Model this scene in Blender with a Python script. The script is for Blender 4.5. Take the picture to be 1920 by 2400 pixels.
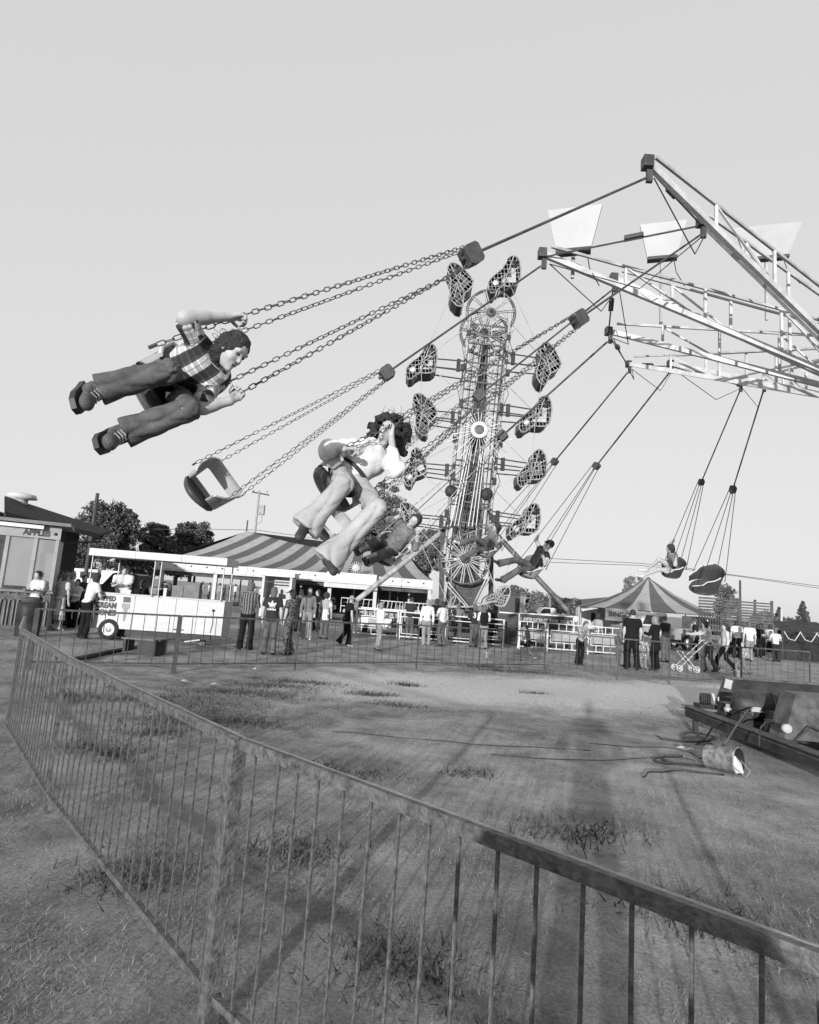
import bpy, bmesh, math, random
import numpy as np
from mathutils import Vector, Matrix
for o in list(bpy.data.objects): bpy.data.objects.remove(o)
scene = bpy.context.scene
COL = scene.collection
R = math.radians
random.seed(7); RNG = np.random.default_rng(7)
# ------------------------------------------------------------------ camera
FPX, CH, PITCH, ROLL = 1421.0, 1.68, math.atan(199.5/1421.0), math.atan(0.074)
cf = Vector((0, math.cos(PITCH), math.sin(PITCH)))
cu0 = Vector((0, -math.sin(PITCH), math.cos(PITCH))); cr0 = Vector((1, 0, 0))
cr = cr0*math.cos(ROLL) + cu0*math.sin(ROLL)
cu = -cr0*math.sin(ROLL) + cu0*math.cos(ROLL)
CAM = Vector((0, 0, CH))
cd = bpy.data.cameras.new('camera'); co = bpy.data.objects.new('camera', cd); COL.objects.link(co)
co.matrix_world = Matrix(((cr.x, cu.x, -cf.x, 0), (cr.y, cu.y, -cf.y, 0), (cr.z, cu.z, -cf.z, CH), (0, 0, 0, 1)))
cd.sensor_fit = 'HORIZONTAL'; cd.sensor_width = 36; cd.lens = 36*FPX/1920
cd.clip_start = 0.05; cd.clip_end = 6000
scene.camera = co
scene.render.resolution_x = 819; scene.render.resolution_y = 1024
# ------------------------------------------------------------------ world, sun, exposure
SUN_EL, SUN_AZ = 8.0, 197.0        # azimuth clockwise from +Y: behind the camera, a little to the left
w = bpy.data.worlds.new('World'); scene.world = w; w.use_nodes = True
nt = w.node_tree; nt.nodes.clear()
sky = nt.nodes.new('ShaderNodeTexSky'); sky.sky_type = 'NISHITA'; sky.sun_disc = False
sky.sun_elevation = R(SUN_EL); sky.sun_rotation = R(SUN_AZ)
sky.air_density = 1.0; sky.dust_density = 1.5; sky.ozone_density = 1.0
bw = nt.nodes.new('ShaderNodeRGBToBW'); bg = nt.nodes.new('ShaderNodeBackground'); wo = nt.nodes.new('ShaderNodeOutputWorld')
cr1 = nt.nodes.new('ShaderNodeMath'); cr1.operation = 'POWER'; cr1.inputs[1].default_value = 0.13   # hazy evening sky, flattened
nt.links.new(sky.outputs[0], bw.inputs[0]); nt.links.new(bw.outputs[0], cr1.inputs[0])
gn = nt.nodes.new('ShaderNodeMath'); gn.operation = 'MULTIPLY'; gn.inputs[1].default_value = 3.62; nt.links.new(cr1.outputs[0], gn.inputs[0])
nt.links.new(gn.outputs[0], bg.inputs[0]); nt.links.new(bg.outputs[0], wo.inputs[0])
bg.inputs[1].default_value = 0.15
sl = bpy.data.lights.new('sun', 'SUN'); sl.energy = 5.0; sl.angle = R(0.7); sl.color = (1, 1, 1)
so = bpy.data.objects.new('sun', sl); COL.objects.link(so)
sdir = Vector((math.sin(R(SUN_AZ))*math.cos(R(SUN_EL)), math.cos(R(SUN_AZ))*math.cos(R(SUN_EL)), math.sin(R(SUN_EL))))
so.rotation_euler = sdir.to_track_quat('Z', 'Y').to_euler(); so.location = sdir*60
vs = scene.view_settings; vs.view_transform = 'Standard'; vs.look = 'None'; vs.gamma = 1.0; vs.use_curve_mapping = False
vs.exposure = 0.30
# ------------------------------------------------------------------ photo pixel -> place
def ray(px, py):
    return cf + cr*((px-960)/FPX) - cu*((py-1200)/FPX)
def at(px, py, Y):                    # the point on that line of sight at world distance Y
    d = ray(px, py); return CAM + d*(Y/d.y)
def gnd(px, py, z=0.0):
    d = ray(px, py); return CAM + d*((z-CH)/d.z)
def V3(*a): return Vector(a)
def pix(p):
    d = Vector(p)-CAM; k = d.dot(cf); return (960+FPX*d.dot(cr)/k, 1200-FPX*d.dot(cu)/k)
# ------------------------------------------------------------------ materials (black and white film: neutral greys)
MATS = {}
def mat(name, v, rough=0.6, var=0.15, scale=6.0, bump=0.0, bscale=60.0, metal=0.0, v2=None, detail=6.0, spec=0.22, streak=None, rand=0.0):
    if name in MATS: return MATS[name]
    m = bpy.data.materials.new(name); m.use_nodes = True; n = m.node_tree; N = n.nodes; L = n.links
    b = N['Principled BSDF']; b.inputs['Roughness'].default_value = rough; b.inputs['Metallic'].default_value = metal
    b.inputs['Specular IOR Level'].default_value = spec
    tc = N.new('ShaderNodeTexCoord'); mp = N.new('ShaderNodeMapping'); L.new(tc.outputs['Object'], mp.inputs[0])
    if streak: mp.inputs['Scale'].default_value = streak
    no = N.new('ShaderNodeTexNoise'); no.inputs['Scale'].default_value = scale; no.inputs['Detail'].default_value = detail
    no.inputs['Roughness'].default_value = 0.65
    L.new(mp.outputs[0], no.inputs['Vector'])
    rp = N.new('ShaderNodeValToRGB'); lo = max(v*(1-var), 0.002); hi = min(v*(1+var), 0.95)
    if v2 is not None: lo, hi = v, v2
    rp.color_ramp.elements[0].position = 0.32; rp.color_ramp.elements[1].position = 0.68
    rp.color_ramp.elements[0].color = (lo, lo, lo, 1); rp.color_ramp.elements[1].color = (hi, hi, hi, 1)
    L.new(no.outputs[0], rp.inputs[0]); last = rp.outputs[0]
    if rand > 0:
        g = N.new('ShaderNodeNewGeometry'); mr = N.new('ShaderNodeMapRange'); mr.inputs[3].default_value = 1-rand; mr.inputs[4].default_value = 1+rand
        L.new(g.outputs['Random Per Island'], mr.inputs[0]); mu = N.new('ShaderNodeMix'); mu.data_type = 'RGBA'; mu.blend_type = 'MULTIPLY'
        mu.inputs[0].default_value = 1; L.new(last, mu.inputs[6]); L.new(mr.outputs[0], mu.inputs[7]); last = mu.outputs[2]
    L.new(last, b.inputs['Base Color'])
    if bump > 0:
        n2 = N.new('ShaderNodeTexNoise'); n2.inputs['Scale'].default_value = bscale; n2.inputs['Detail'].default_value = 4
        L.new(mp.outputs[0], n2.inputs['Vector'])
        bp = N.new('ShaderNodeBump'); bp.inputs['Strength'].default_value = bump; bp.inputs['Distance'].default_value = 0.02
        L.new(n2.outputs[0], bp.inputs['Height']); L.new(bp.outputs[0], b.inputs['Normal'])
    MATS[name] = m; return m
# ------------------------------------------------------------------ mesh builder
def frame(d):
    d = Vector(d).normalized(); a = Vector((0, 0, 1)) if abs(d.z) < 0.95 else Vector((1, 0, 0))
    x = a.cross(d).normalized(); return x, d.cross(x)
class MB:
    def __init__(s): s.v = []; s.f = []; s.sm = []
    def add(s, vs, fs, smooth=False):
        b = len(s.v); s.v += [tuple(p) for p in vs]; s.f += [tuple(i+b for i in f) for f in fs]; s.sm += [smooth]*len(fs); return s
    def box(s, c, h, M=None):          # centre, half sizes, optional 3x3
        c = Vector(c); vs = []
        for z in (-1, 1):
            for x, y in ((-1, -1), (1, -1), (1, 1), (-1, 1)):
                p = Vector((x*h[0], y*h[1], z*h[2])); vs.append(c + (M @ p if M else p))
        return s.add(vs, [(3, 2, 1, 0), (4, 5, 6, 7), (0, 1, 5, 4), (1, 2, 6, 5), (2, 3, 7, 6), (3, 0, 4, 7)])
    def b2(s, x0, y0, z0, x1, y1, z1): return s.box(((x0+x1)/2, (y0+y1)/2, (z0+z1)/2), (abs(x1-x0)/2, abs(y1-y0)/2, abs(z1-z0)/2))
    def bar(s, a, b, w, h=None, up=None):   # square bar from a to b
        a = Vector(a); b = Vector(b); h = h or w; d = (b-a); L = d.length; d.normalize()
        if up is None: x, y = frame(d)
        else: x = d.cross(Vector(up)).normalized(); y = x.cross(d)
        M = Matrix((x, y, d)).transposed(); return s.box((a+b)/2, (w/2, h/2, L/2), M)
    def tube(s, pts, r, n=8, cap=True, r2=None):
        pts = [Vector(p) for p in pts]; k = len(pts); rings = []; x = None
        for i, p in enumerate(pts):
            d = (pts[min(i+1, k-1)]-pts[max(i-1, 0)])
            d = d.normalized() if d.length > 1e-9 else Vector((0, 0, 1))
            if x is None: x, y = frame(d)
            else:
                x = (x - d*x.dot(d)); x = x.normalized() if x.length > 1e-6 else frame(d)[0]; y = d.cross(x)
            rr = r if r2 is None else r+(r2-r)*i/(k-1)
            if isinstance(r, (list, tuple)): rr = r[i]
            rings.append([p + (x*math.cos(2*math.pi*j/n)+y*math.sin(2*math.pi*j/n))*rr for j in range(n)])
        vs = [q for g in rings for q in g]
        fs = [(i*n+j, i*n+(j+1) % n, (i+1)*n+(j+1) % n, (i+1)*n+j) for i in range(k-1) for j in range(n)]
        s.add(vs, fs, n > 5)
        if cap: s.add(rings[0], [tuple(reversed(range(n)))]); s.add(rings[-1], [tuple(range(n))])
        return s
    def ring(s, c, ax, Rr, r, n=24, m=6, a0=0, a1=2*math.pi, ex=None):
        c = Vector(c); x, y = frame(ax) if ex is None else (Vector(ex).normalized(), Vector(ax).normalized().cross(Vector(ex).normalized()))
        full = abs(a1-a0-2*math.pi) < 1e-6; k = n if full else n+1
        pts = [c+(x*math.cos(a0+(a1-a0)*i/n)+y*math.sin(a0+(a1-a0)*i/n))*Rr for i in range(n+1)]
        return s.tube(pts, r, m, cap=not full)
    def lathe(s, o, ax, prof, n=16, smooth=True):     # prof: (radius, along)
        o = Vector(o); ax = Vector(ax).normalized(); x, y = frame(ax); k = len(prof)
        vs = [o+ax*h+(x*math.cos(2*math.pi*j/n)+y*math.sin(2*math.pi*j/n))*max(r, 1e-4) for r, h in prof for j in range(n)]
        return s.add(vs, [(i*n+j, i*n+(j+1) % n, (i+1)*n+(j+1) % n, (i+1)*n+j) for i in range(k-1) for j in range(n)], smooth)
    def prism(s, pts, off):              # planar polygon pushed along off
        pts = [Vector(p) for p in pts]; off = Vector(off); n = len(pts)
        return s.add(pts+[p+off for p in pts], [tuple(reversed(range(n))), tuple(range(n, 2*n))]+[(i, (i+1) % n, n+(i+1) % n, n+i) for i in range(n)])
    def quad(s, *p): return s.add(p, [tuple(range(len(p)))])
    def mesh(s, name, m):
        me = bpy.data.meshes.new(name); me.from_pydata(s.v, [], s.f); me.polygons.foreach_set('use_smooth', s.sm)
        if m: me.materials.append(m)
        me.update(); return me
    def build(s, name, m, parent=None): return link(name, s.mesh(name, m), parent)
def link(name, me, parent=None):
    o = bpy.data.objects.new(name, me); COL.objects.link(o); o.parent = parent; return o
def fixn(o):                              # consistent outward normals for traced prisms
    b = bmesh.new(); b.from_mesh(o.data); bmesh.ops.recalc_face_normals(b, faces=b.faces); b.to_mesh(o.data); b.free(); return o
def tag(o, label, cat, group=None, kind=None):
    o['label'] = label; o['category'] = cat
    if group: o['group'] = group
    if kind: o['kind'] = kind
    return o
def thing(name, label, cat, group=None, loc=(0, 0, 0)):
    o = bpy.data.objects.new(name, None); COL.objects.link(o); o.location = loc; o.empty_display_size = 0.2; return tag(o, label, cat, group)
def struct(o): o['kind'] = 'structure'; return o
def text(name, body, size, M, m, parent=None, depth=0.004, sx=1.0, align='CENTER', bold=0.0):
    c = bpy.data.curves.new(name, 'FONT'); c.body = body; c.size = size; c.extrude = depth; c.align_x = align; c.align_y = 'CENTER'; c.offset = bold
    c.resolution_u = 3
    t = bpy.data.objects.new(name+'_tmp', c); COL.objects.link(t)
    dg = bpy.context.evaluated_depsgraph_get(); me = bpy.data.meshes.new_from_object(t.evaluated_get(dg)); bpy.data.objects.remove(t); bpy.data.curves.remove(c)
    me.transform(M @ Matrix.Diagonal((sx, 1, 1, 1))); me.materials.clear(); me.materials.append(m); me.name = name
    return link(name, me, parent)
def M4(o, x, y, z): return Matrix(((x[0], y[0], z[0], o[0]), (x[1], y[1], z[1], o[1]), (x[2], y[2], z[2], o[2]), (0, 0, 0, 1)))
def np_mesh(name, V, F, m=None, smooth=True):
    me = bpy.data.meshes.new(name); V = np.asarray(V, np.float32); F = np.asarray(F, np.int32); k = F.shape[1]
    me.vertices.add(len(V)); me.vertices.foreach_set('co', V.ravel()); me.loops.add(F.size); me.loops.foreach_set('vertex_index', F.ravel())
    me.polygons.add(len(F)); me.polygons.foreach_set('loop_start', np.arange(0, F.size, k, dtype=np.int32))
    me.polygons.foreach_set('use_smooth', np.full(len(F), smooth)); me.update(calc_edges=True); me.validate()
    if m: me.materials.append(m)
    return me
# ------------------------------------------------------------------ people: smooth bodies grown from a posed skeleton
def A(v): return np.array(v, np.float64)
def unit(v): v = A(v); n = np.linalg.norm(v); return v/n if n > 1e-9 else v
class SDF:
    def __init__(s, k=0.03): s.P = []; s.k = k
    def cap(s, a, b, ra, rb=None, flat=None, cuts=(), k=None, tagv=0):     # tapered limb; flat=(axis, factor) thins it along axis
        s.P.append(('c', A(a), A(b), ra, rb if rb is not None else ra, flat, cuts, k, tagv)); return s
    def ell(s, c, r, fr=None, cuts=(), k=None, tagv=0, sub=False):
        s.P.append(('s' if sub else 'e', A(c), A(r), np.eye(3) if fr is None else np.array([unit(q) for q in fr]), None, None, cuts, k, tagv)); return s
    def mesh(s, vox, noise=None, shrink=0.0):
        lo = np.full(3, 1e9); hi = -lo
        for p in s.P:
            if p[0] == 'c':
                m = max(p[3], p[4]) * 1.05; lo = np.minimum(lo, np.minimum(p[1], p[2])-m); hi = np.maximum(hi, np.maximum(p[1], p[2])+m)
            elif p[0] == 'e': m = p[2].max(); lo = np.minimum(lo, p[1]-m); hi = np.maximum(hi, p[1]+m)
        lo -= 3*vox; hi += 3*vox; n = np.ceil((hi-lo)/vox).astype(int)+1
        ax = [lo[i]+vox*np.arange(n[i]) for i in range(3)]
        f = np.full(n, 1.0, np.float32)
        for p in s.P:
            kk = p[7] if p[7] is not None else s.k
            if p[0] == 'c': m = max(p[3], p[4])+kk+3*vox; l = np.minimum(p[1], p[2])-m; h = np.maximum(p[1], p[2])+m
            else: m = p[2].max()+kk+3*vox; l = p[1]-m; h = p[1]+m
            i0 = np.clip(((l-lo)/vox).astype(int), 0, n-1); i1 = np.clip(((h-lo)/vox).astype(int)+2, 1, n)
            X = np.stack(np.meshgrid(*[ax[i][i0[i]:i1[i]] for i in range(3)], indexing='ij'), -1)
            if p[0] == 'c':
                a, b, ra, rb, flat = p[1:6]; ba = b-a; q = X-a
                if flat is not None:
                    nx = unit(flat[0]); q = q+np.multiply.outer(q@nx, nx)*(1/flat[1]-1); ba = ba+nx*(ba@nx)*(1/flat[1]-1)
                t = np.clip(q@ba/max(ba@ba, 1e-9), 0, 1); d = np.linalg.norm(q-t[..., None]*ba, axis=-1)-(ra+(rb-ra)*t)
            else:
                Q = (X-p[1])@p[3].T; k0 = np.linalg.norm(Q/p[2], axis=-1); k1 = np.linalg.norm(Q/(p[2]**2), axis=-1)
                d = k0*(k0-1)/np.maximum(k1, 1e-6)
            for cp, cn in p[6]: d = np.maximum(d, (X-A(cp))@unit(cn))
            sl_ = tuple(slice(i0[i], i1[i]) for i in range(3)); g = f[sl_]
            if p[0] == 's':
                h_ = np.clip(.5-.5*(g+d)/kk, 0, 1); f[sl_] = g*(1-h_)+(-d)*h_+kk*h_*(1-h_)
            else:
                h_ = np.clip(.5+.5*(g-d)/kk, 0, 1); f[sl_] = g*(1-h_)+d*h_-kk*h_*(1-h_)
        if noise:
            X = np.stack(np.meshgrid(*ax, indexing='ij'), -1); f = f+noise(X).astype(np.float32)
        return nets(f, lo, vox)
def nets(f, lo, vox):
    n = np.array(f.shape); s = f < 0
    c = np.zeros(n-1, int)
    for i in (0, 1):
        for j in (0, 1):
            for k in (0, 1): c += s[i:n[0]-1+i, j:n[1]-1+j, k:n[2]-1+k]
    act = (c > 0) & (c < 8); idx = -np.ones(n-1, np.int64); cells = np.argwhere(act); idx[act] = np.arange(len(cells))
    acc = np.zeros((len(cells), 3)); cnt = np.zeros(len(cells))
    cs = [(i, j, k) for i in (0, 1) for j in (0, 1) for k in (0, 1)]
    for a in cs:
        for d in range(3):
            if a[d]: continue
            b = list(a); b[d] = 1
            fa = f[cells[:, 0]+a[0], cells[:, 1]+a[1], cells[:, 2]+a[2]]; fb = f[cells[:, 0]+b[0], cells[:, 1]+b[1], cells[:, 2]+b[2]]
            m = (fa < 0) != (fb < 0); t = np.where(m, fa/np.where(m, fa-fb, 1), 0)
            p = np.tile(A(a), (len(cells), 1)); p[:, d] = t; acc[m] += p[m]; cnt[m] += 1
    Vv = (cells+acc/np.maximum(cnt, 1)[:, None])*vox+lo
    Fs = []
    for d in range(3):
        e1, e2 = (d+1) % 3, (d+2) % 3
        sl0 = [slice(1, -1)]*3; sl0[d] = slice(0, -1); sl1 = [slice(1, -1)]*3; sl1[d] = slice(1, None)
        A_ = s[tuple(sl0)]; B_ = s[tuple(sl1)]; E = np.argwhere(A_ != B_)
        if not len(E): continue
        inside = A_[E[:, 0], E[:, 1], E[:, 2]]
        base = E.copy(); base[:, e1] += 1; base[:, e2] += 1
        def q(o1, o2):
            g = base.copy(); g[:, e1] += o1; g[:, e2] += o2; return idx[g[:, 0], g[:, 1], g[:, 2]]
        Q = np.stack([q(-1, -1), q(0, -1), q(0, 0), q(-1, 0)], 1); Q[~inside] = Q[~inside][:, ::-1]; Fs.append(Q)
    F = np.concatenate(Fs); F = F[(F >= 0).all(1)]; return Vv, F
def wr(amp, fr, seed=0.0):          # cloth folds
    def g(X):
        a = X[..., 0]*fr+seed; b = X[..., 1]*fr*1.1+2*seed; c = X[..., 2]*fr*.9-seed
        return amp*(np.sin(a+1.7*np.sin(b*.8))*np.cos(c*1.3+np.sin(a*.7))+.6*np.sin(2.3*b+1.1*c+seed)*np.cos(1.9*a))
    return g
def fold2(a, J):                         # long drag folds down the legs, creases bunching at knee and crotch
    segs = [(J['kn'+q], J['an'+q], i) for i, q in enumerate('RL')]+[(J['hip'+q], J['kn'+q], 2+i) for i, q in enumerate('RL')]
    def g(X):
        best = np.full(X.shape[:-1], 9., np.float32); out = np.zeros(X.shape[:-1], np.float32)
        for p, e, k in segs:
            p = p.astype(np.float32); d = (e-p).astype(np.float32); L = np.linalg.norm(d); d = d/L; x = unit(np.cross(d, A((.31, .2, .93)))).astype(np.float32); y = np.cross(d, x)
            q = X-p; t = q@d; u = q@x; v = q@y; rad = np.sqrt(u*u+v*v)+np.abs(t-np.clip(t, 0, L)); th = np.arctan2(v, u)
            w = 1-np.abs(np.sin(1.5*th+t*7+k+.6*np.sin(t*11+k))); w2 = 1-np.abs(np.sin(2.5*th-t*13+2*k)); cr_ = (1-np.abs(np.sin(t*34+1.2*np.sin(th+k))))*np.exp(-((t-(0 if k < 2 else L))/.09)**2)
            o = a*(1.5*w**3+.9*w2**4+1.6*cr_**3)-a*.8; m = rad < best; best = np.where(m, rad, best); out = np.where(m, o, out)
        return out
    return g
SK = lambda v: mat('skin_%d' % round(v*100), v, .5, .08, 18, .08, 120)
CLOTH = lambda v: mat('cloth_%d' % round(v*100), v, .9, .16, 9, .35, 90, spec=.12)
def lerp(a, b, t): return A(a)*(1-t)+A(b)*t
def fingers(B, wrist, fdir, palm_n, side, s, curl=0.5, grip=False):   # palm, four fingers and a thumb
    wrist = A(wrist); fd = unit(fdir); pn = unit(A(palm_n)-fd*(A(palm_n)@fd)); sd = np.cross(fd, pn)*side
    p1 = wrist+fd*.075*s
    for j in (-.5, .5): B.cap(wrist+sd*.012*j*s, p1+sd*.045*j*s, .019*s, .0135*s, k=.012)
    for i, L in enumerate((.068, .076, .07, .055)):
        r0 = p1+sd*s*(.030-.020*i); a = curl*1.3; d1 = fd*math.cos(a*.6)+pn*math.sin(a*.6); d2 = fd*math.cos(a*1.6)+pn*math.sin(a*1.6); d3 = fd*math.cos(a*2.5)+pn*math.sin(a*2.5)
        q1 = r0+d1*L*.45*s; q2 = q1+d2*L*.35*s; q3 = q2+d3*L*.3*s
        B.cap(r0-fd*.01*s, q1, .0095*s, .009*s, k=.004).cap(q1, q2, .009*s, .0085*s, k=.003).cap(q2, q3, .0085*s, .0075*s, k=.003)
    t0 = wrist+fd*.02*s+sd*.02*s; t1 = t0+(sd*.75+fd*.5+pn*.3)*.036*s; t2 = t1+(fd*.75+sd*.1+pn*(.35+curl*.7))*.036*s
    B.cap(t0, t1, .014*s, .011*s, k=.01).cap(t1, t2, .011*s, .009*s, k=.004)
def strands(root, hd, org, rad, n, L, m, seed, r0=.0028, drift=(0, 0, 0), ok=None):   # loose flying hair
    rr = np.random.default_rng(seed); mb = MB()
    for i in range(n):
        d = unit(rr.normal(0, 1, 3)); p = A(hd)+d*rad
        if ok is not None and not ok(p): continue
        v = unit(d+A(drift)+rr.normal(0, .5, 3)); P = [p-d*.03]; w = rr.normal(0, 1, 3)
        for k in range(5): p = p+v*L*rr.uniform(.12, .25); v = unit(v+np.cross(w, v)*.55+A(drift)*.25); P.append(p.copy())
        mb.tube([Vector(q-org) for q in P], [r0]*5+[r0*.3], 4)
    return mb.build('hair_strands', m, root)
def person(label, J, st, group=None, name='person'):
    """J: joints (pelvis, neck, head, hup, hfwd, shR, shL, elR, elL, haR, haL, hipR, hipL, knR, knL, anR, anL, toR, toL), st: clothing"""
    s = st.get('s', 1.0); vox = st.get('vox', .03); J = {k: A(v) for k, v in J.items()}; bd = st.get('bulk', 1.0); hero = st.get('hero', 0)
    root = thing(name, label, 'person', group); root.location = tuple(st.get('base', J['pelvis'])); org = A(root.location)
    up = unit(J['neck']-J['pelvis']); rt = J['shR']-J['shL']; rt = unit(rt-up*(rt@up)); fw = np.cross(up, rt); T = np.array([rt, up, fw])
    hrt = J['hipR']-J['hipL']; hrt = unit(hrt); hfw = unit(np.cross(up, hrt)); hup = np.cross(hrt, hfw); H = np.array([hrt, hup, hfw])
    hu = unit(J['hup']); hf = unit(A(J['hfwd'])-hu*(A(J['hfwd'])@hu)); hr = np.cross(hf, hu); HD = np.array([hr, hu, hf])
    mid = lerp(J['pelvis'], J['neck'], .42); chest = lerp(J['pelvis'], J['neck'], .76); hd = J['head']
    fem = st.get('fem', False); trs = st.get('legs', 'long'); slv = st.get('sleeve', 'short')
    def torso(Z, e, cuts=()):
        Z.ell(J['pelvis'], (A((.165, .125, .118))*bd+e)*s, H, cuts=cuts); Z.ell(mid, (A((.135 if fem else .148, .17, .105))*bd+e)*s, T, cuts=cuts)
        Z.ell(chest, (A((.165 if fem else .178, .18, .118))*bd+e)*s, T, cuts=cuts)
        Z.cap(lerp(J['shL'], J['shR'], .06), lerp(J['shL'], J['shR'], .94), (.062+e)*s, cuts=cuts)
        if fem:
            for q in (-1, 1): Z.ell(chest+rt*.075*q*s+fw*.095*s-up*.02*s, (A((.062, .06, .05))+e)*s, T, cuts=cuts)
    def finish(Z, nm, m, vx=vox, noise=None, tcf=None):
        Vv, F = Z.mesh(vx, noise)
        if len(F) == 0: return None
        me = np_mesh(nm, Vv-org, F, m)
        if tcf is not None:
            at_ = me.attributes.new('tc', 'FLOAT_VECTOR', 'POINT'); at_.data.foreach_set('vector', tcf(Vv).astype(np.float32).ravel())
        return link(nm, me, root)
    # body
    B = SDF(.03*s if not hero else .022*s); torso(B, -.012 if slv != 'none' else 0)
    B.cap(lerp(J['neck'], hd, -.1), lerp(J['neck'], hd, .6), .058*s*bd**.5, .053*s)
    for q in 'RL':
        B.cap(J['sh'+q], J['el'+q], .05*s*bd, .04*s).cap(J['el'+q], J['ha'+q], .041*s, .027*s)
        B.cap(lerp(J['el'+q], J['ha'+q], .12), lerp(J['el'+q], J['ha'+q], .42), .042*s, .036*s)
        th = 0 if trs != 'long' else -.012
        B.cap(J['hip'+q], J['kn'+q], (.088+th)*s*bd, (.058+th)*s).cap(J['kn'+q], J['an'+q], (.056+th)*s, (.036+th*.3)*s)
        sh_ = unit(J['kn'+q]-J['an'+q]); ft = unit(J['to'+q]-J['an'+q]); B.cap(J['an'+q]-sh_*.018*s, J['an'+q]-sh_*.036*s+ft*.13*s, .03*s, .02*s)
        hn = J['ha'+q]; fd = unit(hn-J['el'+q])
        if hero and q in st.get('hands', {}): pass
        else:
            pn = st.get('palm', {}).get(q, hfw); sd = unit(np.cross(fd, pn))
            B.cap(hn, hn+fd*.07*s, .026*s, .03*s, flat=(sd, 1.0))
            if vox < .02: fingers(B, hn, fd, pn, 1 if q == 'R' else -1, s, .5)
            else:
                for i in range(4): B.cap(hn+fd*.06*s+sd*(.03-.02*i)*s, hn+fd*.14*s+sd*(.032-.021*i)*s+A(pn)*.03*s, .012*s, .01*s, k=.008)
                B.cap(hn+fd*.02*s, hn+fd*.06*s+sd*.05*s, .013*s, .011*s, k=.01)
    sk = s*st.get('headk', 1.0)
    B.ell(hd+hu*.018*sk, A((.075, .108, .092))*sk, HD); B.ell(hd-hu*.055*sk+hf*.028*sk, A((.052, .062, .062))*sk, HD)
    B.cap(hd+hf*.086*sk+hu*.018*sk, hd+hf*.106*sk-hu*.022*sk, .008*sk, .011*sk, k=.012); B.cap(hd+hf*.07*sk-hu*.095*sk, hd+hf*.078*sk-hu*.098*sk, .02*sk, k=.02)
    for q in (-1, 1): B.ell(hd+hr*.076*q*sk-hu*.005*sk-hf*.005*sk, A((.012, .032, .02))*sk, HD, k=.006)
    if hero:
        B.cap(hd+hf*.082*sk+hu*.036*sk-hr*.04*sk, hd+hf*.082*sk+hu*.036*sk+hr*.04*sk, .013*sk, k=.014)
        for q in (-1, 1):
            B.ell(hd+hf*.098*sk+hu*.012*sk+hr*.033*q*sk, A((.018, .012, .018))*sk, HD, sub=True, k=.01)
            B.ell(hd+hf*.060*sk-hu*.03*sk+hr*.036*q*sk, A((.022, .024, .022))*sk, HD, k=.02)
        B.cap(hd+hf*.086*sk-hu*.052*sk-hr*.017*sk, hd+hf*.086*sk-hu*.052*sk+hr*.017*sk, .009*sk, k=.006); B.cap(hd+hf*.084*sk-hu*.068*sk-hr*.014*sk, hd+hf*.084*sk-hu*.068*sk+hr*.014*sk, .009*sk, k=.006)
        for q, (fd, pn, cu_) in st.get('hands', {}).items(): fingers(B, J['ha'+q], fd, pn, 1 if q == 'R' else -1, s*1.05, cu_)
    finish(B, 'body', SK(st.get('skin', .33)), st.get('bvox', vox))
    if hero:
        for q in (-1, 1):
            e = MB(); c = hd+hf*.083*sk+hu*.012*sk+hr*.033*q*sk
            e.lathe(c-org-hf*.011, hf, [(.0001, 0), (.009*sk, .002), (.0115*sk, .008), (.009*sk, .0165*sk), (.0001, .0195*sk)], 10); e.build('eye', mat('eye', .05, .2), root)
        e = MB(); e.bar(hd+hf*.0925*sk-hu*.060*sk-hr*.021*sk-org, hd+hf*.0925*sk-hu*.060*sk+hr*.021*sk-org, .006*sk, .008*sk); e.build('mouth', mat('mouth', .06, .5), root)
    # trousers / shorts / skirt
    if trs in ('long', 'short'):
        Z = SDF(.03*s); wz = J['pelvis']+hup*.1*s; fl = st.get('flare', .085)
        Z.ell(J['pelvis'], (A((.17, .15, .122))*bd+.006)*s, H, cuts=[(wz, hup)])
        for q in 'RL':
            kn, an = J['kn'+q], J['an'+q]; sh = unit(an-kn)
            if trs == 'long':
                lw = st.get('legw', 1.0); Z.cap(J['hip'+q], kn, .098*s*bd*lw, .072*s*bd*lw); hem = an+sh*st.get('hemx', .035)*s
                Z.cap(kn, lerp(kn, hem, .55), .073*s*bd*lw, (.062+fl*.12)*s*lw); Z.cap(lerp(kn, hem, .5), hem+sh*.09*s, .064*s*lw, fl*1.12*s, cuts=[(hem, sh)])
            else:
                td = unit(kn-J['hip'+q]); he = lerp(J['hip'+q], kn, .6); Z.cap(J['hip'+q], kn, .1*s*bd, .09*s, cuts=[(he, td)])
        wv = fold2(st.get('fold', .004), J) if (hero or vox < .02) else None
        finish(Z, 'trousers' if trs == 'long' else 'shorts', st['lm'], vox, wv, lambda Vv: (Vv-J['pelvis'])@H.T)
    elif trs == 'skirt':
        Z = SDF(.03*s); wz = J['pelvis']+hup*.1*s; hem = lerp(J['knR'], J['knL'], .5)-hup*st.get('skirt', .05)*s
        Z.cap(J['pelvis']+hup*.05*s, hem-hup*.1*s, .14*s*bd, .22*s, flat=(hfw, .8), cuts=[(wz, hup), (hem, -hup)]); finish(Z, 'skirt', st['lm'], vox, None, lambda Vv: (Vv-J['pelvis'])@H.T)
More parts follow.
